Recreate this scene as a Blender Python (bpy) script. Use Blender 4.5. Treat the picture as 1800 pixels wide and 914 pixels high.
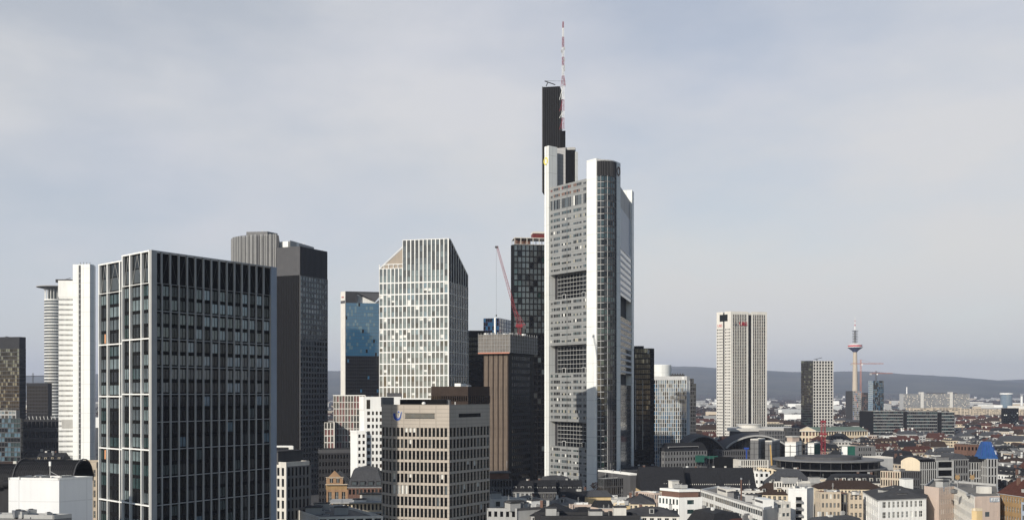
import bpy, math, random
from mathutils import Vector
for o in list(bpy.data.objects): bpy.data.objects.remove(o)
SC = bpy.context.scene
COL = SC.collection
# ---------------------------------------------------------------- camera (drone, 72 m above the streets)
F, CX, HY, H = 1720.0, 900.0, 690.0, 72.0     # focal length, image centre column, horizon row of the 1800 px wide photograph
cd = bpy.data.cameras.new('camera'); cam = bpy.data.objects.new('camera', cd); COL.objects.link(cam)
cam.location = (0, 0, H); cam.rotation_euler = (math.radians(90), 0, 0)
cd.sensor_width = 36.0; cd.lens = F/1800*36; cd.shift_y = (HY-457)/1800
cd.clip_start = 1.0; cd.clip_end = 90000
SC.camera = cam
# ---------------------------------------------------------------- sky, sun, exposure
SUN_EL = math.radians(24.5); SUN_XY = Vector((-0.61, -0.79)).normalized()
w = bpy.data.worlds.new('World'); SC.world = w; w.use_nodes = True
nt = w.node_tree; nt.nodes.clear()
N = nt.nodes.new; LK = nt.links.new
out = N('ShaderNodeOutputWorld'); bg = N('ShaderNodeBackground'); sky = N('ShaderNodeTexSky')
sky.sky_type = 'NISHITA'; sky.sun_disc = False; sky.sun_elevation = SUN_EL
sky.sun_rotation = math.atan2(SUN_XY.x, SUN_XY.y); sky.dust_density = 0.5; sky.air_density = 1.0; sky.altitude = 150
tc = N('ShaderNodeTexCoord'); mp = N('ShaderNodeMapping'); mp.inputs['Scale'].default_value = (1.7, 1.0, 4.2)
mp.inputs['Rotation'].default_value = (0.25, 0.1, 0.5)
nz = N('ShaderNodeTexNoise'); nz.inputs['Scale'].default_value = 1.5; nz.inputs['Detail'].default_value = 7; nz.inputs['Roughness'].default_value = 0.52
cr = N('ShaderNodeValToRGB'); cr.color_ramp.elements[0].position = 0.38; cr.color_ramp.elements[0].color = (.60, .60, .60, 1)
cr.color_ramp.elements[1].position = 0.60; cr.color_ramp.elements[1].color = (.97, .97, .97, 1)
nz2 = N('ShaderNodeTexNoise'); nz2.inputs['Scale'].default_value = 0.9; nz2.inputs['Detail'].default_value = 4
cr2 = N('ShaderNodeValToRGB'); cr2.color_ramp.elements[0].position = 0.3; cr2.color_ramp.elements[0].color = (6.35, 6.5, 7.05, 1)
cr2.color_ramp.elements[1].position = 0.62; cr2.color_ramp.elements[1].color = (7.2, 7.12, 6.9, 1)
mx = N('ShaderNodeMix'); mx.data_type = 'RGBA'
LK(tc.outputs['Generated'], mp.inputs['Vector']); LK(mp.outputs['Vector'], nz.inputs['Vector']); LK(mp.outputs['Vector'], nz2.inputs['Vector'])
sx = N('ShaderNodeSeparateXYZ'); LK(tc.outputs['Generated'], sx.inputs[0])
# the thin cloud veil is densest low in the north, thins towards the zenith and behind the camera
v1 = N('ShaderNodeMapRange'); v1.inputs[1].default_value = 0; v1.inputs[2].default_value = .75; v1.inputs[3].default_value = .06; v1.inputs[4].default_value = 1; LK(sx.outputs['Y'], v1.inputs[0])
v2 = N('ShaderNodeMapRange'); v2.inputs[1].default_value = .3; v2.inputs[2].default_value = .95; v2.inputs[3].default_value = 1; v2.inputs[4].default_value = .25; LK(sx.outputs['Z'], v2.inputs[0])
v3 = N('ShaderNodeMath'); v3.operation = 'MULTIPLY'; LK(v1.outputs[0], v3.inputs[0]); LK(v2.outputs[0], v3.inputs[1])
v4 = N('ShaderNodeMath'); v4.operation = 'MULTIPLY'; LK(v3.outputs[0], v4.inputs[0])
LK(nz.outputs['Fac'], cr.inputs['Fac']); LK(nz2.outputs['Fac'], cr2.inputs['Fac'])
LK(cr.outputs['Color'], v4.inputs[1]); LK(v4.outputs[0], mx.inputs['Factor']); LK(sky.outputs['Color'], mx.inputs['A']); LK(cr2.outputs['Color'], mx.inputs['B'])
LK(mx.outputs['Result'], bg.inputs['Color']); bg.inputs['Strength'].default_value = 0.097
LK(bg.outputs['Background'], out.inputs['Surface'])
sl = bpy.data.lights.new('sun', 'SUN'); so = bpy.data.objects.new('sun', sl); COL.objects.link(so)
sl.energy = 4.6; sl.angle = math.radians(0.6); sl.color = (1.0, 0.93, 0.83)
sdir = Vector((SUN_XY.x*math.cos(SUN_EL), SUN_XY.y*math.cos(SUN_EL), math.sin(SUN_EL)))
so.rotation_euler = sdir.to_track_quat('Z', 'Y').to_euler(); so.location = sdir*500
SC.view_settings.view_transform = 'Standard'; SC.view_settings.look = 'None'
SC.view_settings.exposure = 0.12; SC.view_settings.gamma = 1.0; SC.view_settings.use_curve_mapping = False
SC.render.engine = 'CYCLES'
SC.cycles.max_bounces = 6; SC.cycles.volume_bounces = 1; SC.cycles.diffuse_bounces = 3; SC.cycles.glossy_bounces = 3
# ---------------------------------------------------------------- materials
MATS = {}
def mat(name, col, rough=.8, metal=0.0, var=.18, scale=.25, streak=.12, bump=0, spec=None):
    if spec is None: spec = .06 if max(col) < .1 and metal == 0 else .3
    m = bpy.data.materials.new(name); m.use_nodes = True; t = m.node_tree; b = t.nodes['Principled BSDF']
    b.inputs['Roughness'].default_value = rough; b.inputs['Metallic'].default_value = metal
    b.inputs['Specular IOR Level'].default_value = spec
    c = t.nodes.new('ShaderNodeTexCoord'); n1 = t.nodes.new('ShaderNodeTexNoise'); n1.inputs['Scale'].default_value = scale; n1.inputs['Detail'].default_value = 5
    t.links.new(c.outputs['Object'], n1.inputs['Vector'])
    mpp = t.nodes.new('ShaderNodeMapping'); mpp.inputs['Scale'].default_value = (1.3, 1.3, .06)
    n2 = t.nodes.new('ShaderNodeTexNoise'); n2.inputs['Scale'].default_value = 1.0; n2.inputs['Detail'].default_value = 3
    t.links.new(c.outputs['Object'], mpp.inputs['Vector']); t.links.new(mpp.outputs['Vector'], n2.inputs['Vector'])
    ma = t.nodes.new('ShaderNodeMath'); ma.operation = 'MULTIPLY_ADD'; ma.inputs[1].default_value = var*2.4; ma.inputs[2].default_value = 1-var*1.2
    mb = t.nodes.new('ShaderNodeMath'); mb.operation = 'MULTIPLY_ADD'; mb.inputs[1].default_value = streak*2.4; mb.inputs[2].default_value = 1-streak*1.2
    t.links.new(n1.outputs['Fac'], ma.inputs[0]); t.links.new(n2.outputs['Fac'], mb.inputs[0])
    mm = t.nodes.new('ShaderNodeMath'); mm.operation = 'MULTIPLY'; t.links.new(ma.outputs[0], mm.inputs[0]); t.links.new(mb.outputs[0], mm.inputs[1])
    vm = t.nodes.new('ShaderNodeVectorMath'); vm.operation = 'SCALE'; vm.inputs[0].default_value = col
    t.links.new(mm.outputs[0], vm.inputs['Scale']); t.links.new(vm.outputs[0], b.inputs['Base Color'])
    if bump:
        bp = t.nodes.new('ShaderNodeBump'); bp.inputs['Strength'].default_value = bump; bp.inputs['Distance'].default_value = .5
        t.links.new(n1.outputs['Fac'], bp.inputs['Height']); t.links.new(bp.outputs[0], b.inputs['Normal'])
    MATS[name] = m; return m
def panelled(name, col, sx, sz, line=.6, rough=.5, metal=0.0, var=.08):
    """cladding with joints every sx (horizontal) by sz (vertical) metres"""
    m = mat(name, col, rough, metal, var, .12, .05); t = m.node_tree; b = t.nodes['Principled BSDF']
    c = t.nodes.new('ShaderNodeTexCoord'); sp = t.nodes.new('ShaderNodeSeparateXYZ'); t.links.new(c.outputs['Object'], sp.inputs[0])
    def ln(sock, s, w_):
        a = t.nodes.new('ShaderNodeMath'); a.operation = 'DIVIDE'; a.inputs[1].default_value = s; t.links.new(sock, a.inputs[0])
        f = t.nodes.new('ShaderNodeMath'); f.operation = 'FRACT'; t.links.new(a.outputs[0], f.inputs[0])
        l = t.nodes.new('ShaderNodeMath'); l.operation = 'LESS_THAN'; l.inputs[1].default_value = w_; t.links.new(f.outputs[0], l.inputs[0]); return l.outputs[0]
    ad = t.nodes.new('ShaderNodeMath'); ad.operation = 'ADD'; t.links.new(sp.outputs['X'], ad.inputs[0]); t.links.new(sp.outputs['Y'], ad.inputs[1])
    mxx = t.nodes.new('ShaderNodeMath'); mxx.operation = 'MAXIMUM'
    t.links.new(ln(ad.outputs[0], sx, .07 if sx < 5 else .04), mxx.inputs[0]); t.links.new(ln(sp.outputs['Z'], sz, .3/sz), mxx.inputs[1])
    src = b.inputs['Base Color'].links[0].from_socket
    mi = t.nodes.new('ShaderNodeMix'); mi.data_type = 'RGBA'; mi.blend_type = 'MULTIPLY'
    t.links.new(mxx.outputs[0], mi.inputs['Factor']); t.links.new(src, mi.inputs['A']); mi.inputs['B'].default_value = (line, line, line, 1)
    t.links.new(mi.outputs['Result'], b.inputs['Base Color']); return m
def glass(name, col, rough=.04, ior=1.9, wob=.02, metal=0.0):
    m = mat(name, col, rough, metal, .15 if 'blue' in name else .45, .35, .0); t = m.node_tree; b = t.nodes['Principled BSDF']
    b.inputs['IOR'].default_value = ior; b.inputs['Specular IOR Level'].default_value = .5
    g = t.nodes.new('ShaderNodeNewGeometry'); n = t.nodes.new('ShaderNodeTexNoise'); n.inputs['Scale'].default_value = .5; n.inputs['Detail'].default_value = 2
    t.links.new(g.outputs['Position'], n.inputs['Vector'])
    bp = t.nodes.new('ShaderNodeBump'); bp.inputs['Strength'].default_value = wob*10; bp.inputs['Distance'].default_value = .05
    t.links.new(n.outputs['Fac'], bp.inputs['Height']); t.links.new(bp.outputs[0], b.inputs['Normal']); return m
mat('white', (.74, .74, .71), .6, 0, .08, .2, .1)
mat('offwhite', (.6, .58, .53), .7, 0, .12, .2, .15)
mat('cream', (.62, .53, .39), .8, 0, .12, .2, .15)
mat('yellow', (.58, .44, .24), .8, 0, .15, .2, .15)
mat('pink', (.48, .39, .33), .8, 0, .1, .2, .1)
mat('beige', (.46, .39, .30), .8, 0, .12, .2, .15)
mat('sandstone', (.30, .19, .11), .85, 0, .25, .5, .2)
mat('ochre', (.30, .20, .10), .85, 0, .2, .5, .2)
mat('conc', (.33, .285, .235), .85, 0, .12, .3, .12)
mat('lgrey', (.36, .36, .35), .7, 0, .12, .3, .12)
mat('grey', (.16, .16, .16), .8, 0, .15, .3, .15)
mat('mgrey', (.085, .085, .088), .8, 0, .15, .3, .15)
mat('dgrey', (.038, .038, .04), .7, 0, .2, .3, .15)
mat('black', (.008, .008, .0085), .6, 0, .25, .4, .15)
mat('blackrib', (.015, .014, .0135), .5, 0, .25, .4, .2)
mat('brown', (.045, .033, .027), .8, 0, .25, .4, .25)
mat('brick', (.14, .08, .06), .85, 0, .25, .6, .15)
mat('plank', (.12, .092, .07), .8, 0, .3, .3, .45)
mat('slate', (.022, .0225, .0245), .55, 0, .3, 1.2, .25, .2)
mat('slate_blue', (.06, .062, .067), .5, 0, .25, 1.2, .2, .2)
mat('redroof', (.075, .033, .026), .8, 0, .3, 1.2, .2, .2)
mat('brownroof', (.045, .031, .025), .8, 0, .3, 1.2, .2, .2)
mat('copper', (.11, .15, .125), .7, 0, .25, .5, .2)
mat('gravel', (.17, .16, .145), .95, 0, .35, .5, .1)
mat('gravel_dark', (.04, .039, .038), .95, 0, .35, .4, .1)
mat('bitumen', (.06, .06, .063), .85, 0, .35, .3, .1)
mat('bluetarp', (.02, .075, .22), .5, 0, .25, .6, .3)
mat('greennet', (.02, .085, .065), .8, 0, .2, .5, .2)
mat('red', (.42, .03, .04), .5, 0, .1)
mat('darkred', (.13, .022, .02), .6, 0, .15)
mat('orange', (.45, .19, .13), .5, 0, .1)
mat('yellowpaint', (.75, .62, .10), .5, 0, .05)
mat('cranered', (.25, .035, .045), .5, 0, .1)
mat('blue', (.02, .06, .30), .5, 0, .05)
mat('navy', (.02, .035, .12), .6, 0, .1)
mat('steel', (.35, .36, .38), .35, .7, .1)
mat('alu', (.50, .50, .49), .45, 0, .1, .3, .08)
mat('alublue', (.28, .32, .38), .4, 0, .1, .3, .12)
mat('timber', (.55, .35, .12), .8, 0, .1)
mat('net', (.17, .155, .14), .9, 0, .3, .4, .3)
mat('tree', (.042, .029, .022), .9, 0, .3, .5, 0)
mat('bark', (.05, .04, .03), .9)
panelled('cladwhite', (.72, .73, .70), 4.3, 11.2, .74, .45)
panelled('cladgrey', (.245, .25, .245), 3.0, 1.9, .72, .4, 0, .1)
panelled('cladtop', (.30, .30, .30), 60, .9, .6, .5)
panelled('precast', (.42, .375, .32), 4.2, 1.3, .8, .8, 0, .14)
panelled('wallblock', (.70, .71, .71), 9.7, 11, .88, .7)
glass('g_dark', (.006, .007, .0075), .05, 1.5)
glass('g_black', (.003, .003, .0035), .08, 1.38)
glass('g_grey', (.035, .038, .038), .06, 1.7)
glass('g_mid', (.07, .085, .092), .1, 1.7)
glass('g_pale', (.125, .16, .165), .12, 1.7)
glass('g_green', (.015, .032, .028), .04, 2.0)
glass('g_blue', (.02, .085, .16), .04, 2.0)
glass('g_sky', (.07, .13, .17), .05, 2.2)
glass('g_teal', (.02, .042, .042), .04, 2.0)
glass('g_mirror', (.30, .32, .34), .03, 2.0, .06, .75)
glass('g_gold', (.30, .28, .22), .2, 1.6)
mat('blind', (.62, .62, .58), .7, 0, .1)
mat('lit_pane', (.62, .30, .16), .8, 0, .1)  # orange of a lit window put into the colour, nothing glows
# ---------------------------------------------------------------- mesh helpers
class MB:
    """collects solids (world coordinates) that become ONE mesh object"""
    def __init__(s): s.v = []; s.f = []; s.m = []; s.names = []
    def mi(s, name):
        if name not in s.names: s.names.append(name)
        return s.names.index(name)
    def face(s, pts, m):
        k = len(s.v); s.v += [tuple(p) for p in pts]; s.f.append(tuple(range(k, k+len(pts)))); s.m.append(s.mi(m))
    def hexa(s, b, t, m):
        """b, t: matching bottom and top rings (ccw from above)"""
        k = len(s.v); n = len(b); s.v += [tuple(p) for p in b]+[tuple(p) for p in t]; i = s.mi(m)
        s.f.append(tuple(range(k+n-1, k-1, -1))); s.m.append(i)
        s.f.append(tuple(range(k+n, k+2*n))); s.m.append(i)
        for a in range(n):
            c = (a+1) % n; s.f.append((k+a, k+c, k+n+c, k+n+a)); s.m.append(i)
    def prism(s, pts, z0, z1, m): s.hexa([(p[0], p[1], z0) for p in pts], [(p[0], p[1], z1) for p in pts], m)
    def fbox(s, fr, s0, s1, z0, z1, n0, n1, m):
        """box in a facade frame: fr=(origin, direction along the wall); n outward"""
        (ox, oy), (ux, uy) = fr; nx, ny = uy, -ux
        P = lambda a, n: (ox+ux*a+nx*n, oy+uy*a+ny*n)
        s.prism([P(s0, n1), P(s1, n1), P(s1, n0), P(s0, n0)], z0, z1, m)
    def box(s, x, y, z, sx, sy, sz, m, ang=0):
        c, q = math.cos(ang), math.sin(ang)
        s.prism([(x+c*a-q*b, y+q*a+c*b) for a, b in ((-sx/2, -sy/2), (sx/2, -sy/2), (sx/2, sy/2), (-sx/2, sy/2))], z, z+sz, m)
    def tube(s, p, q, r, m, n=4, r2=None):
        p, q = Vector(p), Vector(q); d = q-p
        if d.length < 1e-6: return
        d.normalize(); a = d.orthogonal().normalized(); b = d.cross(a); r2 = r if r2 is None else r2
        A = [(p+(a*math.cos(t)+b*math.sin(t))*r) for t in [2*math.pi*i/n for i in range(n)]]
        B = [(q+(a*math.cos(t)+b*math.sin(t))*r2) for t in [2*math.pi*i/n for i in range(n)]]
        s.hexa(A, B, m)
    def lathe(s, x, y, prof, m, n=20):
        """prof: list of (r, z)"""
        i = s.mi(m); k = len(s.v)
        for r, z in prof:
            for a in range(n): t = 2*math.pi*a/n; s.v.append((x+r*math.cos(t), y+r*math.sin(t), z))
        for j in range(len(prof)-1):
            for a in range(n):
                c = (a+1) % n; s.f.append((k+j*n+a, k+j*n+c, k+(j+1)*n+c, k+(j+1)*n+a)); s.m.append(i)
        s.f.append(tuple(k+a for a in range(n-1, -1, -1))); s.m.append(i)
        s.f.append(tuple(k+(len(prof)-1)*n+a for a in range(n))); s.m.append(i)
    def build(s, name, T=None):
        if not s.f: return None
        o0 = Vector(T.o) if T else Vector((0, 0, 0))
        me = bpy.data.meshes.new(name)
        me.from_pydata([(v[0]-o0.x, v[1]-o0.y, v[2]-o0.z) for v in s.v], [], s.f)
        for n in s.names: me.materials.append(MATS[n])
        me.polygons.foreach_set('material_index', s.m); me.update()
        ob = bpy.data.objects.new(name, me); COL.objects.link(ob)
        if T: ob.parent = T.root
        return ob
def XY(px, d): return ((px-CX)/F*d, d)
def Z(py, d): return H-(py-HY)/F*d
def PX(x, y): return CX+F*x/y
def unit(a): a = math.radians(a); return (math.cos(a), math.sin(a))
REG = []      # everything that stands: (label, root) ; OCC: what hides what, for leaving out houses nobody sees
OCC = []      # (d, px0, px1, ytop)
FOOT = []     # (x, y, radius)
WM = {}
def winmesh(w, h, kind, m):
    key = (round(w, 1), round(h, 1), kind, m)
    if key not in WM:
        b = MB(); b.fbox(((-w/2, 0), (1, 0)), 0, w, -h/2, h/2, 0, .05, m)
        if kind != 'plain':
            fm, nv, nh = kind; t = max(.06, w*.05)
            for i in range(1, nv): b.fbox(((-w/2, 0), (1, 0)), w*i/nv-t/2, w*i/nv+t/2, -h/2, h/2, .052, .12, fm)
            for i in range(1, nh): b.fbox(((-w/2, 0), (1, 0)), 0, w, -h/2+h*i/nh-t/2, -h/2+h*i/nh+t/2, .052, .10, fm)
        o = b.build('window'); WM[key] = o.data; bpy.data.objects.remove(o)
    return WM[key]
class Thing:
    def __init__(s, name, label, cat, loc, group=None):
        s.o = tuple(loc); s.root = bpy.data.objects.new(name, None); COL.objects.link(s.root); s.root.location = loc
        s.root.empty_display_size = 2
        s.root['label'] = label; s.root['category'] = cat
        if group: s.root['group'] = group
        s.wins = []; s.merge = False; s.zvis = -1e9; s.rng = random.Random(name+label)
        REG.append(s)
    def part(s, name, mb, label=None):
        o = mb.build(name, s)
        if o and label: o['label'] = label
        return o
    def finish(s, cap=100):
        if not s.wins: return s
        if s.merge is not False:
            b = s.merge
            for (x, y, z, a, w_, h, k, m) in s.wins: b.fbox(((x-math.cos(a)*w_/2, y-math.sin(a)*w_/2), (math.cos(a), math.sin(a))), 0, w_, z-h/2, z+h/2, .02, .06, m)
            s.wins = []; return s
        def key(q):
            x, y, z, a, w_, h, k, m = q
            nx, ny = math.sin(a), -math.cos(a); r = math.hypot(x, y); fac = max(0.02, -(nx*x+ny*y)/r)
            inx = -10 < PX(x, y) < 1810 and z > s.zvis and z > Z(925, y)
            return (0 if inx else 1, -w_*h*fac/(y*y))
        s.wins.sort(key=key)
        for q in s.wins[:cap]:
            x, y, z, a, w_, h, k, m = q
            if key(q)[0] and len(s.wins) > cap and False: break
            o = bpy.data.objects.new('window', winmesh(w_, h, k, m)); COL.objects.link(o); o.parent = s.root
            o.location = (x-s.o[0], y-s.o[1], z-s.o[2]); o.rotation_euler = (0, 0, a)
        rest = s.wins[cap:]
        if rest:
            b = MB()
            for (x, y, z, a, w_, h, k, m) in rest:
                fr = ((x-math.cos(a)*w_/2, y-math.sin(a)*w_/2), (math.cos(a), math.sin(a)))
                b.fbox(fr, 0, w_, z-h/2, z+h/2, 0, .05, m)
                if k != 'plain':
                    fm, nv, nh = k; t = max(.06, w_*.05)
                    for i in range(1, nv): b.fbox(fr, w_*i/nv-t/2, w_*i/nv+t/2, z-h/2, z+h/2, .052, .12, fm)
                    for i in range(1, nh): b.fbox(fr, 0, w_, z-h/2+h*i/nh-t/2, z-h/2+h*i/nh+t/2, .052, .10, fm)
            o = s.part('window', b); o['kind'] = 'stuff'
        s.wins = []; return s
def pick(rng, ws):
    t = rng.random()*sum(q for _, q in ws)
    for m, q in ws:
        t -= q
        if t <= 0: return m
    return ws[-1][0]
def facade(T, fm, fr, W, z0, z1, cols, rows, pw=.5, sh=.9, dp=.3, frame='white', g=(('g_dark', 1),), hl=1, kind='plain',
           colw=None, mx_=0., mb=0., mt=0., ext=True, edge=0., n0=0., gf=None, skip=None, hf=None, half=0):
    """a grid of piers and floor bands standing dp in front of the wall, one window in each cell"""
    (ox, oy), (ux, uy) = fr; nx, ny = uy, -ux
    if cols > 1: pw = min(pw, .48*(W-2*edge)/cols)
    if rows > 1: sh = min(sh, .62*(z1-z0)/rows)
    colw = colw or [1]*cols; tot = sum(colw); xs = [edge]
    for c in colw: xs.append(xs[-1]+(W-2*edge)*c/tot)
    rh = (z1-z0)/rows; E = dp if ext else 0
    if frame:
        hf = hf or frame
        for i, x in enumerate(xs):
            a, b = x-pw/2, x+pw/2
            if i == 0: a = 0; b = max(edge, pw/2)+0.001
            if i == len(xs)-1: b = W+E; a = W-max(edge, pw/2)
            if b-a > .01: fm.fbox(fr, a, b, z0, z1, n0+.0, n0+dp, frame)
        for j in range(0, rows+1, hl):
            a, b = z0+j*rh-sh/2, z0+j*rh+sh/2
            if j == 0: a = z0+.002
            if j == rows: b = z1-.002
            if b-a > .02: fm.fbox(fr, 0.003, W+E-.01, a, b, n0+.0, n0+dp-.04, hf)
    ang = math.atan2(uy, ux)
    for i in range(cols):
        for j in range(rows):
            if skip and skip(i, j): continue
            a = xs[i]+(pw/2 if i else 0)+mx_; b = xs[i+1]-(pw/2 if i < cols-1 else 0)-mx_
            if i == 0: a = max(edge, pw/2)+mx_
            if i == cols-1: b = W-max(edge, pw/2)-mx_
            s0 = sh/2 if j % hl == 0 else 0; s1 = sh/2 if (j+1) % hl == 0 else 0
            c, e = z0+j*rh+s0+mb, z0+(j+1)*rh-s1-mt
            if b-a < .15 or e-c < .15: continue
            m = gf(i, j, T.rng) if gf else pick(T.rng, g)
            if half and T.rng.random() < half:      # blind half down: an upper light piece and a lower dark piece
                f = T.rng.uniform(.35, .7); mid = e-(e-c)*f
                x = (a+b)/2; T.wins.append((ox+ux*x+nx*n0, oy+uy*x+ny*n0, (mid+e)/2, ang, b-a, e-mid, kind, 'blind'))
                e = mid
            x = (a+b)/2
            T.wins.append((ox+ux*x+nx*(n0+.01), oy+uy*x+ny*(n0+.01), (c+e)/2, ang, b-a, e-c, kind, m))
def edge_frame(P, i): 
    a, b = P[i], P[(i+1) % len(P)]; L = math.hypot(b[0]-a[0], b[1]-a[1])
    return ((a[0], a[1]), ((b[0]-a[0])/L, (b[1]-a[1])/L)), L
def roof_pitched(T, P, z, rh, kind='hip', over=.5, m='slate', name='roof', inset=None):
    """closed pitched roof on the quad P (ccw)"""
    cx = sum(p[0] for p in P)/4; cy = sum(p[1] for p in P)/4
    L0 = math.dist(P[0], P[1]); L1 = math.dist(P[1], P[2])
    if L0 < L1: P = [P[1], P[2], P[3], P[0]]; L0, L1 = L1, L0
    k0, k1 = 1+2*over/L0, 1+2*over/L1
    ux, uy = (P[1][0]-P[0][0])/L0, (P[1][1]-P[0][1])/L0; vx, vy = (P[3][0]-P[0][0])/L1, (P[3][1]-P[0][1])/L1
    ov0 = over if kind != 'gable' else over*.3
    Q = []
    for p, a, b in zip(P, (-1, 1, 1, -1), (-1, -1, 1, 1)): Q.append((p[0]+ux*a*ov0+vx*b*over, p[1]+uy*a*ov0+vy*b*over))
    b = MB(); ins = (inset if inset is not None else L1/2*.9) if kind != 'gable' else 0.0
    ins = min(ins, L0*.45)
    m0 = ((Q[0][0]+Q[3][0])/2+ux*ins, (Q[0][1]+Q[3][1])/2+uy*ins, z+rh); m1 = ((Q[1][0]+Q[2][0])/2-ux*ins, (Q[1][1]+Q[2][1])/2-uy*ins, z+rh)
    lo = [(q[0], q[1], z-.25) for q in Q]; q3 = [(q[0], q[1], z) for q in Q]
    if kind == 'mansard':
        t = min(2.2, L1*.2); zz = z+rh*.84
        up = [(p[0]+(-a)*t*ux+(-c)*t*vx, p[1]+(-a)*t*uy+(-c)*t*vy, zz) for p, a, c in zip(P, (-1, 1, 1, -1), (-1, -1, 1, 1))]
        b.hexa(q3, up, m); b.hexa(lo, [(p[0], p[1], z-.003) for p in q3], 'lgrey')
        mm0 = ((up[0][0]+up[3][0])/2+ux*t, (up[0][1]+up[3][1])/2+uy*t, z+rh); mm1 = ((up[1][0]+up[2][0])/2-ux*t, (up[1][1]+up[2][1])/2-uy*t, z+rh)
        b.face([up[0], up[1], mm1, mm0], m); b.face([up[2], up[3], mm0, mm1], m); b.face([up[1], up[2], mm1], m); b.face([up[3], up[0], mm0], m)
        T.part(name, b); return m0, m1
    b.hexa(lo, [(p[0], p[1], z-.002) for p in q3], 'lgrey' if T.rng.random() < .5 else m)
    b.face([q3[0], q3[1], m1, m0], m); b.face([q3[2], q3[3], m0, m1], m); b.face([q3[1], q3[2], m1], m); b.face([q3[3], q3[0], m0], m)
    b.face([q3[3], q3[2], q3[1], q3[0]], m)
    T.part(name, b); return m0, m1
def clutter(T, P, z, n, big=True, dark=False):
    """roof plant: each piece a part of its building"""
    r = T.rng; fr, L = edge_frame(P, 0); L1 = math.dist(P[1], P[2]); ang = math.atan2(fr[1][1], fr[1][0])
    vx, vy = (P[3][0]-P[0][0])/L1, (P[3][1]-P[0][1])/L1
    for i in range(n):
        a, c = r.uniform(.14, .86), r.uniform(.14, .86)
        x = P[0][0]+fr[1][0]*a*L+vx*c*L1; y = P[0][1]+fr[1][1]*a*L+vy*c*L1; b = MB(); t = r.random()
        wm = r.choice(['dgrey', 'mgrey'] if dark else ['white', 'offwhite', 'lgrey', 'grey', 'lgrey', 'steel'])
        if t < .3 and big and min(L, L1) > 9:
            w_, d_, h_ = r.uniform(3, 5.5), r.uniform(2.5, 4.5), r.uniform(2.2, 3.2)
            b.box(x, y, z, w_, d_, h_, wm, ang); b.box(x, y, z+h_, w_+.4, d_+.4, .2, 'bitumen', ang); T.part('roof_hut', b)
        elif t < .58:
            w_, d_, h_ = r.uniform(1.2, 2.6), r.uniform(1, 1.8), r.uniform(.9, 1.6)
            b.box(x, y, z+.25, w_, d_, h_, wm, ang); b.box(x, y, z, w_*.8, d_*.8, .25, 'dgrey', ang)
            b.lathe(x, y, [(d_*.33, z+.25+h_), (d_*.33, z+.4+h_)], 'dgrey', 10); T.part('air_unit', b)
        elif t < .75:
            b.lathe(x, y, [(.22, z), (.22, z+1.3), (.42, z+1.32), (.42, z+1.6), (.1, z+1.85)], 'steel', 8); T.part('roof_vent', b)
        elif t < .88:
            b.box(x, y, z, 2.2, 1.4, .35, 'lgrey', ang); b.box(x, y, z+.35, 1.9, 1.1, .12, 'g_mid', ang); T.part('skylight', b)
        else:
            hh = r.uniform(3, 6); b.tube((x, y, z), (x, y, z+hh), .06, 'lgrey')
            for q in range(3): b.tube((x-.5+.1*q, y, z+hh*.7+q*.4), (x+.5-.1*q, y, z+hh*.7+q*.4), .035, 'lgrey')
            T.part('antenna', b)
def footprint(xc, d, xl, xr, au, av, dl=None, dr=None):
    C = Vector(XY(xc, d)); u, v = Vector(unit(au)), Vector(unit(av))
    kr, kl = (xr-CX)/F, (xl-CX)/F
    tR = (kr*C.y-C.x)/(u.x-kr*u.y); tL = (kl*C.y-C.x)/(v.x-kl*v.y)
    if dr: tR = dr
    if dl: tL = dl
    if tL < 1: tL = 16
    if tR < 1: tR = 16
    return [tuple(C), tuple(C+u*tR), tuple(C+u*tR+v*tL), tuple(C+v*tL)], tL, tR
def reg(P, d, ytop, pad=2):
    xs = [PX(*p) for p in P]; OCC.append((d, min(xs), max(xs), ytop))
    cx = sum(p[0] for p in P)/len(P); cy = sum(p[1] for p in P)/len(P)
    FOOT.append([(cx+(p[0]-cx)*1.04, cy+(p[1]-cy)*1.04) for p in P])
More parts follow.
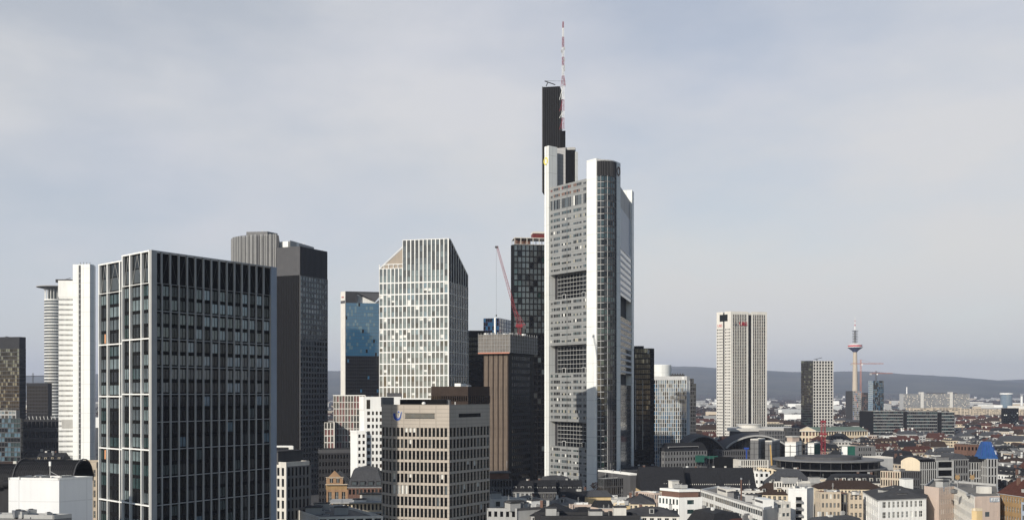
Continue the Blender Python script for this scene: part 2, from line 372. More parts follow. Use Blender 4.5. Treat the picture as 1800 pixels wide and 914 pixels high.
def block(name, label, cat, xc, yt, d, xl, xr, au=60, av=150, R=None, Lf=None, core='conc', roof='gravel', group=None, par=.9, dl=None, dr=None,
          vis=None, cl=0, roofk=None, rh=5, over=.5, top=0, topm=None, rim=None, z0=0., reg_=True, zt=None, merge=False, fin=True):
    """a building given by its near corner (photo column xc, roof row yt, distance d) and the columns its two visible walls run to"""
    P, tL, tR = footprint(xc, d, xl, xr, au, av, dl, dr); z1 = zt if zt else Z(yt, d)
    if R and not Lf and 'fh' in R and xc > 960 and d < 1400:      # the side wall turned to the camera has windows too
        Lf = dict(R); cr_ = R.get('cols') or max(1, round(tR/(R.get('cw') or 3.2))); Lf['cols'] = max(1, round(tL*cr_/tR)); Lf.pop('colw', None); Lf.pop('skip', None)
    T = Thing(name, label, cat, (P[0][0], P[0][1], z0), group); T.P = P; T.z1 = z1; T.tL = tL; T.tR = tR; T.d = d
    if vis: T.zvis = Z(vis, d)
    b = MB(); zr = z1-(par if not roofk else 0)
    b.prism(P, z0, zr, core)
    if not roofk:
        rb = MB(); e = .35; cx = sum(p[0] for p in P)/4; cy = sum(p[1] for p in P)/4
        for i in range(4):
            fr, L = edge_frame(P, i); b.fbox(fr, 0 if i % 2 == 0 else e, L if i % 2 == 0 else L-e, zr, z1, -e, 0, rim or core)
        I = [(cx+(p[0]-cx)*(1-2*e/30), cy+(p[1]-cy)*(1-2*e/30)) for p in P]
        rb.prism(P, zr-.05, zr+.004, roof); T.part('roof', rb)
    fm = MB(); zt_ = z1-top
    for side, S in ((3, Lf), (0, R)):
        if not S: continue
        S = dict(S); fr, L = edge_frame(P, side)
        fh = S.pop('fh', 3.6); cw = S.pop('cw', None); zb = S.pop('zb', z0)
        rows = S.pop('rows', None) or max(1, round((zt_-zb)/fh)); cols = S.pop('cols', None) or max(1, round(L/(cw or 3.2)))
        if 'rowpx' in S: fh = S.pop('rowpx')*d/F; rows = int((zt_-zb)/fh); zb = zt_-rows*fh
        facade(T, fm, fr, L, zb, zt_, cols, rows, **S)
    if top and topm:
        for side in (3, 0):
            fr, L = edge_frame(P, side); fm.fbox(fr, 0.001, L+(.3 if side == 3 else .0), zt_+.001, z1+.02, .0, .3, topm)
    if merge: b.v, fmv = b.v, None; T.merge = b
    if merge:
        k = len(b.v); b.v += fm.v
        for f, m in zip(fm.f, fm.m): b.f.append(tuple(q+k for q in f)); b.m.append(b.mi(fm.names[m]))
    else: T.part('facade_frame', fm)
    if roofk: T.ridge = roof_pitched(T, P, z1, rh, roofk, over, roof)
    T.body = b
    if cl: clutter(T, P, zr if not roofk else z1, cl)
    if reg_: reg(P, d, yt)
    if fin:
        T.finish(); T.part('wall', b)
    return T
def lattice(b, p0, p1, w0, w1, n, mats, r=.12, seg=1, sides=3):
    """lattice mast between two points; mats cycle every seg bays"""
    p0, p1 = Vector(p0), Vector(p1); d = (p1-p0).normalized(); a = d.orthogonal().normalized()
    if abs(d.z) > .9: a = Vector((1, 0, 0))-d*d.x; a.normalize()
    c = d.cross(a)
    def ring(t):
        w_ = w0+(w1-w0)*t; o = p0+(p1-p0)*t
        return [o+(a*math.cos(2*math.pi*(i+.5)/sides)+c*math.sin(2*math.pi*(i+.5)/sides))*w_*.6 for i in range(sides)]
    for k in range(n):
        A, B = ring(k/n), ring((k+1)/n); m = mats[(k//seg) % len(mats)]
        for i in range(sides):
            j = (i+1) % sides; b.tube(A[i], B[i], r, m); b.tube(A[i], B[j] if k % 2 else B[i-1], r*.6, m, 3); b.tube(B[i], B[j], r*.6, m, 3)
def text_part(T, body, size, loc, ang, m, name='lettering', ext=.15):
    cu = bpy.data.curves.new('t', 'FONT'); cu.body = body; cu.size = size; cu.extrude = ext; cu.align_x = 'CENTER'; cu.resolution_u = 2
    o = bpy.data.objects.new('t', cu); COL.objects.link(o); bpy.context.view_layer.update()
    me = bpy.data.meshes.new_from_object(o.evaluated_get(bpy.context.evaluated_depsgraph_get())); bpy.data.objects.remove(o)
    me.materials.clear(); me.materials.append(MATS[m]); me.name = name
    r = bpy.data.objects.new(name, me); COL.objects.link(r); r.parent = T.root
    r.rotation_euler = (math.pi/2, 0, ang); r.location = (loc[0]-T.o[0], loc[1]-T.o[1], loc[2]-T.o[2]); return r
def struct(name, b):
    o = b.build(name); o['kind'] = 'structure'; return o
# ================================================================ ground, hills, haze
def interp(t, pts):
    if t <= pts[0][0]: return pts[0][1]
    for (a, p), (b, q) in zip(pts, pts[1:]):
        if t <= b: f = (t-a)/(b-a); f = f*f*(3-2*f); return p+(q-p)*f
    return pts[-1][1]
RIDGE = [(-900, 672), (0, 664), (60, 661), (320, 655), (600, 652), (900, 650), (1130, 646), (1190, 645), (1300, 650), (1400, 655), (1480, 653),
         (1560, 658), (1630, 662), (1690, 670), (1735, 674), (1790, 668), (1900, 664), (2300, 660), (2700, 670)]
def nz1(x, s): 
    return math.sin(x*s+1.3)+.6*math.sin(x*s*2.37+.4)+.35*math.sin(x*s*5.1+2.2)+.2*math.sin(x*s*11.3)
def hill_z(x, y):
    yr = 14000+900*math.sin(x*.00032+1)
    px = CX+F*x/yr; top = H+(HY-interp(px, RIDGE))*yr/F
    t = (y-8200)/(yr-8200)
    if t <= 0: return 0.0
    t = min(t, 1.0) if t < 1.25 else max(0, 1.25+1-t)
    s = t*t*(3-2*t) if t < 1 else t
    return top*s*(1+.10*math.sin(x*.0016+y*.0011)*math.sin(y*.0013)*(1-t)) + 5*nz1(x+y*.7, .004)*t
b = MB(); b.face([(-22000, -1500, 0), (22000, -1500, 0), (22000, 21000, 0), (-22000, 21000, 0)], 'grey')
gm = bpy.data.materials.new('ground'); gm.use_nodes = True; t = gm.node_tree; pb = t.nodes['Principled BSDF']; pb.inputs['Roughness'].default_value = .95
c = t.nodes.new('ShaderNodeTexCoord'); n1 = t.nodes.new('ShaderNodeTexNoise'); n1.inputs['Scale'].default_value = .0022; n1.inputs['Detail'].default_value = 8
vo = t.nodes.new('ShaderNodeTexVoronoi'); vo.inputs['Scale'].default_value = .004
r1 = t.nodes.new('ShaderNodeValToRGB'); e = r1.color_ramp.elements
e[0].position = .35; e[0].color = (.05, .045, .035, 1); e[1].position = .65; e[1].color = (.12, .11, .08, 1); x = e.new(.5); x.color = (.07, .075, .04, 1)
sp = t.nodes.new('ShaderNodeSeparateXYZ'); mr = t.nodes.new('ShaderNodeMapRange'); mr.inputs[1].default_value = 1200; mr.inputs[2].default_value = 3500
mxx = t.nodes.new('ShaderNodeMix'); mxx.data_type = 'RGBA'; mxx.inputs['A'].default_value = (.05, .05, .052, 1)
t.links.new(c.outputs['Object'], n1.inputs['Vector']); t.links.new(n1.outputs['Fac'], r1.inputs['Fac']); t.links.new(c.outputs['Object'], sp.inputs[0])
t.links.new(sp.outputs['Y'], mr.inputs[0]); t.links.new(mr.outputs[0], mxx.inputs['Factor']); t.links.new(r1.outputs[0], mxx.inputs['B']); t.links.new(mxx.outputs['Result'], pb.inputs['Base Color'])
MATS['ground'] = gm; b.names = ['ground']; struct('ground', b)
hm = bpy.data.materials.new('hill_forest'); hm.use_nodes = True; t = hm.node_tree; pb = t.nodes['Principled BSDF']; pb.inputs['Roughness'].default_value = 1
pb.inputs['Specular IOR Level'].default_value = 0
c = t.nodes.new('ShaderNodeTexCoord'); n1 = t.nodes.new('ShaderNodeTexNoise'); n1.inputs['Scale'].default_value = .0016; n1.inputs['Detail'].default_value = 10; n1.inputs['Roughness'].default_value = .65
r1 = t.nodes.new('ShaderNodeValToRGB'); e = r1.color_ramp.elements; e[0].position = .40; e[0].color = (.018, .024, .018, 1); e[1].position = .66; e[1].color = (.085, .08, .05, 1)
t.links.new(c.outputs['Object'], n1.inputs['Vector']); t.links.new(n1.outputs['Fac'], r1.inputs['Fac']); t.links.new(r1.outputs[0], pb.inputs['Base Color']); MATS['hill_forest'] = hm
xs = list(range(-14000, 14001, 140)); ys = list(range(8200, 17401, 230)); b = MB(); b.names = ['hill_forest']
b.v = [(x, y, hill_z(x, y)-.5) for y in ys for x in xs]; nx = len(xs)
for j in range(len(ys)-1):
    for i in range(nx-1): k = j*nx+i; b.f.append((k, k+1, k+nx+1, k+nx)); b.m.append(0)
hill = struct('hills', b)
for p in hill.data.polygons: p.use_smooth = True
hz = MB(); hz.names = []; hm_ = bpy.data.materials.new('haze'); hm_.use_nodes = True; t = hm_.node_tree; t.nodes.remove(t.nodes['Principled BSDF'])
pv = t.nodes.new('ShaderNodeVolumePrincipled'); pv.inputs['Density'].default_value = 6.0e-5; pv.inputs['Color'].default_value = (.68, .75, .93, 1); pv.inputs['Anisotropy'].default_value = .1
t.links.new(pv.outputs[0], t.nodes['Material Output'].inputs['Volume']); MATS['haze'] = hm_
hz.prism([(-22500, -1600), (22500, -1600), (22500, 21500), (-22500, 21500)], -1.5, 700, 'haze'); o = hz.build('haze'); o['kind'] = 'stuff'
# ================================================================ towers, left to right
def L(s): return s
# --- big grid tower, left foreground (its left wall steps back half way)
P, tL, tR = footprint(267, 261, 165, 484, 56, 138)
T = Thing('office_tower', 'dark glass office tower framed by thin white lines, large in the left foreground', 'office tower', (P[0][0], P[0][1], 0)); T.zvis = 0
T.P = P; z1 = Z(440, 261); C = Vector(P[0]); u = Vector(unit(56)); v = Vector(unit(138)); mL = 0
# step: the farther half of the left wall stands 2.5 m behind
kk = (218-CX)/F; mL = (kk*C.y-C.x)/(v.x-kk*v.y)
Q = [C, C+u*tR, C+u*tR+v*tL, C+v*tL+u*2.2, C+v*mL+u*2.2, C+v*mL]
Q = [tuple(q) for q in Q]; b = MB(); b.prism(Q[:1]+Q[1:3]+Q[3:], 0, z1-.4, 'black')
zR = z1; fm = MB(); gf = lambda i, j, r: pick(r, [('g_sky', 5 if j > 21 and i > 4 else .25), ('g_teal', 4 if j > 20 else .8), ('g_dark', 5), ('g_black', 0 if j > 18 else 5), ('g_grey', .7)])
frR, LR = edge_frame(Q, 0); nf = 28; fh = 3.72; zt = z1-8.6; zb = zt-nf*fh
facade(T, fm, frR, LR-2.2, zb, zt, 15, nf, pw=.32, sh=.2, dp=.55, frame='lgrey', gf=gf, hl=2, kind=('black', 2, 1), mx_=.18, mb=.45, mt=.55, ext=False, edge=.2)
facade(T, fm, frR, LR-2.2, 0, zb, 15, 1, pw=.42, sh=.3, dp=.55, frame='lgrey', g=[('g_black', 1)], ext=False, edge=.2)
fm.fbox(frR, LR-2.2, LR, 0, z1, 0, .62, 'alublue'); fm.fbox(frR, -.6, 1.1, 0, z1, 0, .66, 'lgrey')
fm.fbox(frR, 1.1, LR-2.2, z1-.35, z1, 0, .6, 'lgrey')
cw = (LR-2.2)/15; br = MB()
for i in range(15):
    a = i*cw+.3; e = (i+1)*cw-.3
    fm.fbox(frR, i*cw-.2, i*cw+.2, zt, z1, 0, .55, 'lgrey')
    fm.fbox(frR, a, e, zt+4.1, zt+4.25, .0, .2, 'black')
    def q(s, z): return (frR[0][0]+frR[1][0]*s+frR[1][1]*.12, frR[0][1]+frR[1][1]*s-frR[1][0]*.12, z)
    if i % 2: br.tube(q(a, zt+.2), q(e, z1-.4), .035, 'grey')
    else: br.tube(q(e, zt+.2), q(a, z1-.4), .035, 'grey')
for seg, (i0, i1, zt1) in enumerate(((4, 5, Z(440, 261)), (2, 3, Z(453, 272)-.2))):
    fr, LL = edge_frame(Q, 5 if seg == 0 else 3); zt2 = zt1-8.6
    W_ = LL+(.66 if seg == 0 else 0)
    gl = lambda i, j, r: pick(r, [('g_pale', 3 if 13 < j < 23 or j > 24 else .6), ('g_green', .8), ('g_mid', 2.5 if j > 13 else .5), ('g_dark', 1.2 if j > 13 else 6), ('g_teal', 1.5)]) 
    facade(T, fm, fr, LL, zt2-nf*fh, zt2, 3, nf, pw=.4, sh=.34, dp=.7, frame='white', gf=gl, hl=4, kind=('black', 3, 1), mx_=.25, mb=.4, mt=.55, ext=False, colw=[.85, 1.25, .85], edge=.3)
    facade(T, fm, fr, LL, 0, zt2-nf*fh, 3, 1, pw=.5, sh=.4, dp=.7, frame='white', g=[('g_black', 1)], ext=False, colw=[.85, 1.25, .85], edge=.3)
    cl_ = [.85, 1.25, .85]; s0 = .3
    if seg == 1:
        for jj in (24, 15): g_ = MB(); g_.fbox(fr, 2.6, 3.6, zt2-(nf-jj)*fh+.5, zt2-(nf-jj)*fh+3.1, .07, .1, 'lit_pane'); T.part('lit_pane', g_)
    fm.fbox(fr, 0, LL, zt1-.4, zt1, 0, .75, 'white')
    for i in range(3):
        s1 = s0+(LL-.6)*cl_[i]/sum(cl_); fm.fbox(fr, s0-.25, s0+.25, zt2, zt1-.4, 0, .7, 'white')
        def q(s, z): return (fr[0][0]+fr[1][0]*s+fr[1][1]*.15, fr[0][1]+fr[1][1]*s-fr[1][0]*.15, z)
        g_ = MB(); g_.fbox(fr, s0+.4, s1-.4, zt2+.5, zt2+4.1, .01, .06, 'g_grey'); g_.fbox(fr, s0+.4, s1-.4, zt2+4.4, zt1-.7, .01, .06, 'g_dark'); T.part('screen_panel', g_)
        br.tube(q(s0+.5, zt2+.4), q((s0+s1)/2, zt1-.6), .05, 'lgrey'); br.tube(q(s1-.5, zt2+.4), q((s0+s1)/2, zt1-.6), .05, 'lgrey')
        s0 = s1
    fm.fbox(fr, LL-.55, LL-.001, zt2, zt1-.4, 0, .7, 'white')
T.part('cross_brace', br); T.part('facade_frame', fm); T.finish(); T.part('wall', b); reg(P, 261, 440)
# --- rounded ribbed and black tower behind it
T = block('office_tower', 'tall dark tower with a light ribbed rounded wing, behind the white-lined glass tower', 'office tower', 527, 433, 680, 486, 575, 62, 158,
  R=dict(cols=10, fh=3.75, pw=.75, sh=1.35, dp=.35, frame='grey', g=[('g_black', 3), ('g_dark', 3), ('g_grey', 1)], gf=lambda i, j, r: pick(r, [('g_pale', 12 if 30 <= j <= 43 and i < 8 else .1), ('blind', 5 if 34 <= j <= 43 and i < 6 else 0), ('g_mid', 3 if j > 22 else .5), ('g_dark', 3)]), skip=lambda i, j: j in (16, 17)),  # pale and blind panes high up: a bright reflection painted as glass colour
  core='black', top=20, topm='mgrey', roof='gravel_dark', vis=830, fin=False)
b = T.body; P = T.P; frR, LR = edge_frame(P, 0); fm = MB()
for i in range(22): fm.fbox(frR, i*LR/22, i*LR/22+.3, T.z1-20, T.z1, .3, .6, 'blackrib')
frL, LL = edge_frame(P, 3)
for i in range(14): fm.fbox(frL, LL*i/14, LL*i/14+.25, 0, T.z1, 0, .2, 'black')
T.part('ribs', fm)
# rounded light ribbed wing
C3 = Vector(P[3]); wing = MB(); w0 = XY(407, 772); w1 = XY(486, 752); zw = Z(416, 706)
W = [XY(490, 694), XY(492, 732), XY(470, 740), XY(430, 740), XY(409, 732), XY(407, 718), XY(411, 709), XY(425, 702), XY(455, 696)]
wing.prism(W, 0, zw-1, 'mgrey'); rb = MB()
for a, q in zip(W[5:], W[6:]+W[:1]):
    n = max(1, int(math.dist(a, q)/1.1)); fr = (a, ((q[0]-a[0])/math.dist(a, q), (q[1]-a[1])/math.dist(a, q)))
    for i in range(n): rb.fbox(fr, i*1.1, i*1.1+.5, 0, zw, 0, .45, 'lgrey' if i % 3 else 'grey')
T.part('wing', wing); T.part('wing_ribs', rb)
pl = MB(); z_ = T.z1-1
pl.box(*XY(499, 704), z_, 12, 18, 6.8, 'white', math.radians(62)); T.part('plant_room', pl)
pl = MB(); a, q = XY(505, 772), XY(552, 600); pl.prism([XY(510, 694), XY(552, 727), XY(548, 745), XY(505, 717)], z_, z_+7.3, 'lgrey'); T.part('plant_room', pl)
pl = MB(); pl.prism([XY(433, 706), XY(470, 704), XY(488, 713), XY(480, 727), XY(436, 727)], zw-1, zw+3.4, 'grey'); T.part('plant_room', pl)
for px in (434, 441, 450, 461, 527, 532, 535):
    a = MB(); zz = zw+3.2 if px < 500 else z_+7.2; a.tube((*XY(px, 717), zz), (*XY(px, 717), zz+(2.2 if px != 461 else 3.3)), .2, 'white' if px < 500 else 'steel', 6); T.part('chimney' if px > 500 else 'antenna', a)
a = MB(); X_, Y_ = XY(424, 713); a.tube((X_-3, Y_, zw+.8), (X_+4, Y_-1, zw+1.8), .25, 'dgrey'); a.tube((X_, Y_, zw-1), (X_, Y_, zw+1.4), .4, 'dgrey'); T.part('cleaning_crane', a)
reg([XY(407, 706), XY(486, 706), XY(486, 738), XY(407, 738)], 706, 415); T.finish(); T.part('wall', b)
# --- white banded tower and its smooth rounded wing
T = block('office_tower', 'white tower with thin window bands and a smooth rounded white end, far left', 'office tower', 103, 493, 770, 90, 128, 8, 96,
  R=dict(cols=12, fh=3.95, pw=.35, sh=2.45, dp=.15, frame='white', hf='white', g=[('g_dark', 3), ('g_grey', 1)], skip=lambda i, j: False), core='white', top=13, topm='white', vis=810, fin=False)
b = T.body; sb = MB(); zs = Z(465, 760); a0 = XY(128, 762); pts = []
W = [XY(128, 760), XY(158, 757), XY(165, 762), XY(168, 772), XY(166, 784), XY(128, 786)]
sb.prism(W, Z(806, 760)*0, zs, 'cladwhite'); fr = (W[0], ((W[1][0]-W[0][0])/math.dist(W[0], W[1]), (W[1][1]-W[0][1])/math.dist(W[0], W[1])))
T.part('rounded_wing', sb); sl_ = MB(); sl_.fbox(fr, 5.2, 6.9, 0, zs-.8, .0, .25, 'mgrey')
for i in range(42): sl_.fbox(fr, 5.1, 7.0, i*4, i*4+.7, .25, .45, 'lgrey')
T.part('window_strip', sl_)
a = MB(); X_, Y_ = XY(150, 770)
for i in range(4): a.tube((X_-3+i*2, Y_, zs), (X_-4+i*2.6, Y_, zs+3), .18, 'mgrey')
a.box(X_-1, Y_, zs, 7, 4, 1.2, 'grey'); T.part('roof_antennas', a)
a = MB(); a.box(*XY(115, 778), T.z1-1, 12, 8, 2.4, 'dgrey'); a.tube((*XY(112, 775), T.z1+1), (*XY(124, 775), T.z1+2.5), .25, 'mgrey'); T.part('cleaning_crane', a)
fr, LL = edge_frame(T.P, 0); a = MB(); a.fbox(fr, 2.5, LL, Z(752, 770), Z(737, 770), .1, .5, 'lgrey')
for i in range(10): a.fbox(fr, 2.5+i*.9, 2.9+i*.9, Z(752, 770), Z(737, 770), .5, .7, 'offwhite')
T.part('louvre_band', a); reg([W[0], W[1], W[3], W[5]], 760, 465); T.finish(); T.part('wall', b)
# --- round tower with a crown of spokes
T = Thing('round_tower', 'slender round pale tower topped by a flat spoked crown ring, far left', 'office tower', (*XY(97, 1180), 0)); X_, Y_ = XY(97, 1180)
b = MB(); b.lathe(X_, Y_, [(11.7, 0), (11.7, Z(527, 1180))], 'g_mid', 36); T.zvis = Z(735, 1180)
fm = MB(); n = 52; z9 = Z(527, 1180)
for i in range(n): zz = z9-3.6*i; fm.lathe(X_, Y_, [(12.0, zz-1.5), (12.15, zz-1.4), (12.15, zz), (12.0, zz)], 'alu' if i % 2 else 'white', 36) if zz > 2 else None
for i in range(36): t_ = i*math.pi/18; fm.tube((X_+12.0*math.cos(t_), Y_+12*math.sin(t_), 0), (X_+12*math.cos(t_), Y_+12*math.sin(t_), z9), .12, 'lgrey', 3)
T.part('floor_bands', fm); zc = Z(509, 1180)
c_ = MB(); c_.lathe(X_, Y_, [(8.5, z9), (8.5, zc-1)], 'g_grey', 24); T.part('drum', c_)
for i in range(20):
    t_ = i*math.pi/10; a = MB(); a.tube((X_+11.5*math.cos(t_), Y_+11.5*math.sin(t_), z9-2), (X_+11.5*math.cos(t_), Y_+11.5*math.sin(t_), zc), .35, 'white', 4); T.part('column', a)
for i in range(28):
    t_ = i*math.pi/14; a = MB(); a.tube((X_+8*math.cos(t_), Y_+8*math.sin(t_), zc-.3), (X_+20.5*math.cos(t_), Y_+20.5*math.sin(t_), zc+2.4), .28, 'lgrey', 4); T.part('spoke', a)
a = MB(); a.lathe(X_, Y_, [(19.6, zc+2), (20.8, zc+2.2), (20.8, zc+3), (19.6, zc+3), (19.6, zc+2)], 'lgrey', 40); a.lathe(X_, Y_, [(14, zc+1.1), (14.5, zc+1.1), (14.5, zc+1.7), (14, zc+1.7)], 'lgrey', 40); T.part('crown_ring', a)
a = MB(); a.box(X_+5, Y_, zc, 14, 10, 4.5, 'grey'); T.part('plant_room', a); T.part('wall', b)
reg([(X_-12, Y_-12), (X_+12, Y_-12), (X_+12, Y_+12), (X_-12, Y_+12)], 1170, 509)
# --- far left
T = block('office_tower', 'dark tower with thin pale floor lines at the left edge of the photo', 'office tower', 34, 592, 930, -30, 45, 62, 170,
  Lf=dict(cols=16, fh=3.6, pw=.12, sh=.7, dp=.3, frame='dgrey', hf='mgrey', g=[('g_dark', 5), ('g_teal', 2), ('g_black', 3)]),
  R=dict(cols=5, fh=3.6, pw=.15, sh=.9, dp=.2, frame='dgrey', g=[('g_black', 1)]), core='black', top=11, topm='dgrey', roof='gravel_dark', vis=720, cl=2)
block('office_block', 'low glass block with a pale set-back top floor in front of the dark left-edge tower', 'office building', 36, 735, 760, -30, 40, 60, 172,
  Lf=dict(cols=12, fh=3.6, pw=.2, sh=.8, dp=.3, frame='mgrey', g=[('g_sky', 3), ('g_dark', 3), ('g_teal', 2)]), R=dict(fh=3.6, sh=.8, pw=.2, frame='dgrey', g=[('g_dark', 1)]), core='dgrey', vis=765)
block('office_block', 'pale upper storeys rising behind the low glass block at the left edge', 'office building', 28, 721, 775, -30, 35, 60, 172,
  Lf=dict(cols=9, fh=3.4, pw=.5, sh=1.2, frame='lgrey', g=[('g_grey', 3), ('g_sky', 3)]), core='grey', vis=740, z0=0, reg_=False)
block('office_block', 'plain dark slab between the left-edge tower and the round crowned tower', 'office building', 47, 673, 1080, 40, 84, 4, 100,
  R=dict(cols=14, fh=3.8, pw=.5, sh=1.2, dp=.2, frame='dgrey', g=[('g_black', 1)]), core='black', top=3, topm='dgrey', roof='gravel_dark', vis=735)
T = block('long_hall', 'low dark hall with white rooftop posts below the round crowned tower', 'building', 42, 737, 800, 20, 126, 3, 95,
  R=dict(cols=12, fh=8, pw=.6, sh=3.2, dp=.4, frame='dgrey', g=[('g_black', 1)]), core='dgrey', roof='gravel_dark', vis=765, fin=False)
for i in range(9): a = MB(); X_, Y_ = XY(52+i*6.5, 802); a.tube((X_, Y_, T.z1-.5), (X_-.6, Y_, T.z1+2.6), .2, 'white'); T.part('post', a)
T.finish(); T.part('wall', T.body)
T = Thing('tower_crane', 'thin distant crane jib seen over the plain dark slab on the left', 'crane', (*XY(58, 1300), 0)); a = MB(); zj = Z(661, 1300)
lattice(a, (*XY(58, 1300), 0), (*XY(58, 1300), zj+4), 1.6, 1.6, 24, ['mgrey'], .14); T.part('mast', a); a = MB()
lattice(a, (*XY(45, 1300), zj), (*XY(82, 1300), zj), 1.3, 1.1, 14, ['mgrey'], .13); T.part('jib', a)
# --- tower with the notched blue glass and the roof triangle
T = Thing('office_tower', 'blue glass tower with a dark triangular roof frame, left of the white gridded tower', 'office tower', (*XY(607, 1060), 0))
P, tL, tR = footprint(607, 1060, 600, 672, 12, 130); z1 = Z(512, 1060); zb_ = Z(532, 1060); b = MB(); b.prism(P, 0, zb_, 'black'); T.zvis = Z(692, 1060); T.P = P
frR, LR = edge_frame(P, 0); frL, LL = edge_frame(P, 3); fm = MB()
facade(T, fm, frR, LR, zb_-31*3.6, zb_, 20, 31, pw=.1, sh=.25, dp=.12, frame='dgrey', gf=lambda i, j, r: pick(r, [('g_sky', 1.2 if j > 14 and i < 16 else .0), ('g_blue', 8 if j > 14 else .1), ('g_black', 0.2 if j > 14 else 9), ('g_mirror', 1.4 if 4 <= i <= 5 and j < 14 else 0)]))  # blue upper panes: the reflection is put into the glass colour
sd = MB(); sd.fbox(frL, -.5, LL+.6, 0, z1, 0, .6, 'offwhite'); sd.fbox(frL, -.2, LL+.4, Z(533, 1060), Z(528, 1060), .6, .7, 'mgrey'); T.part('side_wall', sd)
tp = MB()
n_ = (frR[1][1], -frR[1][0]); o_ = Vector(frR[0]); uu = Vector(frR[1])
def q(s, z, n=0): p = o_+uu*s-Vector(n_)*n; return (p.x, p.y, z)
for n0 in (0, 12):
    tp.hexa([q(0, zb_-.5, n0), q(13, zb_-.5, n0), q(13, zb_-.5, n0+1.2), q(0, zb_-.5, n0+1.2)], [q(0, z1, n0), q(13, z1, n0), q(13, z1, n0+1.2), q(0, z1, n0+1.2)], 'dgrey')
    tp.fbox((tuple(o_-Vector(n_)*n0), frR[1]), 13, LR, z1-1.5, z1, -1.2, 0, 'dgrey')
    k0 = [q(13, z1-1.5, n0), q(LR, z1-1.5, n0), q(LR-4, zb_+5, n0), q((13+LR)/2+6, zb_+1, n0)]
    tp.hexa([q(13, z1-1.6, n0), q((13+LR)/2+6, zb_+2, n0), q((13+LR)/2+6, zb_+2, n0+1), q(13, z1-1.6, n0+1)], [q(13, z1-1.5, n0), q(LR, z1-1.5, n0), q(LR, z1-1.5, n0+1), q(13, z1-1.5, n0+1)], 'mgrey')
tp.fbox(frR, 0, LR, z1-.8, z1-.2, -13, 0, 'dgrey')
T.part('roof_frame', tp); wp = MB(); wp.hexa([q(13, zb_, 5), q((13+LR)/2+6, zb_, 5), q((13+LR)/2+6, zb_, 6), q(13, zb_, 6)], [q(13, z1-3, 5), q((13+LR)/2+6, zb_+2.5, 5), q((13+LR)/2+6, zb_+2.5, 6), q(13, z1-3, 6)], 'white')
wp.hexa([q((13+LR)/2+6, zb_, 5), q(LR, zb_, 5), q(LR, zb_, 6), q((13+LR)/2+6, zb_, 6)], [q((13+LR)/2+6, zb_+1, 5), q(LR, z1-6, 5), q(LR, z1-6, 6), q((13+LR)/2+6, zb_+1, 6)], 'white'); T.part('roof_gable', wp)
text_part(T, 'Deka', 2.2, (frL[0][0]+frL[1][0]*LL*.5+frL[1][1]*.8, frL[0][1]+frL[1][1]*LL*.5-frL[1][0]*.8, Z(523, 1060)), math.atan2(frL[1][1], frL[1][0]), 'red')
T.part('facade_frame', fm); T.finish(); T.part('wall', b); reg(P, 1060, 512)
# --- white gridded tower with chamfered tops
d0 = 624; T = Thing('office_tower', 'white gridded tower with slanted cut corners at its top, in the left centre', 'office tower', (*XY(788, d0), 0)); T.zvis = Z(697, d0)
au, av = 72, 167; P, tL, tR = footprint(788, d0, 708, 822, au, av); C = Vector(P[0]); u = Vector(unit(au)); v = Vector(unit(av)); T.P = P
z1 = Z(419, d0); zR = Z(483, 654); b = MB()
# main body: top slopes down along u over the far part of the right wall
def V3(p, z): return (p[0], p[1], z)
b.prism(P, 0, zR, 'black'); b.hexa([V3(P[0], zR), V3(P[1], zR), V3(P[2], zR), V3(P[3], zR)], [V3(C, z1-.5), V3(C+u*3, z1-.5), V3(C+u*3+v*tL, z1-.5), V3(P[3], z1-.5)], 'black')
frL, LL = edge_frame(P, 3); frR, LR = edge_frame(P, 0); fm = MB(); fl = 7.46; nb = 18; zt_ = Z(495, d0)
GW = lambda i, j, r: pick(r, [('g_pale', 5), ('g_mid', 5), ('g_grey', 1), ('g_sky', 3 if 20 < j < 28 else .7), ('blind', .08)])
facade(T, fm, frL, LL, zt_-fl*nb, zt_, 11, nb*2, pw=.62, sh=.75, dp=.5, frame='white', gf=GW, hl=2, kind='plain', mb=.05, mt=.05, mx_=.06, half=.1)
facade(T, fm, frL, LL, zt_, z1, 11, 7, pw=.62, sh=.75, dp=.5, frame='white', gf=lambda i, j, r: pick(r, [('g_mid', 3 if j > 2 else 1), ('g_grey', 3 if j > 2 else 1), ('g_pale', .2 if j > 2 else 3)]), hl=7, mb=.06, mt=.06, mx_=.12)
facade(T, fm, frR, LR, zt_-fl*nb, zt_, 8, nb*2, pw=.2, sh=.36, dp=.5, frame='white', g=[('g_black', 5), ('g_dark', 2)], hl=2, mb=.1, mt=.1, ext=False)
for i in range(9):
    s = i*LR/8; zz = z1 if s < 3 else z1+(zR-z1)*(s-3)/(LR-3); fm.fbox(frR, max(0, s-.1), min(LR, s+.1), zt_, max(zz, zt_+.5), .0, .45, 'white')
pt = lambda s, z, n=.0: (frR[0][0]+frR[1][0]*s+frR[1][1]*n, frR[0][1]+frR[1][1]*s-frR[1][0]*n, z)
fm.hexa([pt(3, z1-.9, .5), pt(LR, zR-.9, .5), pt(LR, zR-.9, 0), pt(3, z1-.9, 0)], [pt(3, z1, .5), pt(LR, zR, .5), pt(LR, zR, 0), pt(3, z1, 0)], 'white')
fm.fbox(frR, 0, 3, z1-.8, z1, 0, .5, 'white'); fm.fbox(frL, LL-.3, LL+.5, 0, z1, 0, .56, 'white')
T.part('facade_frame', fm)
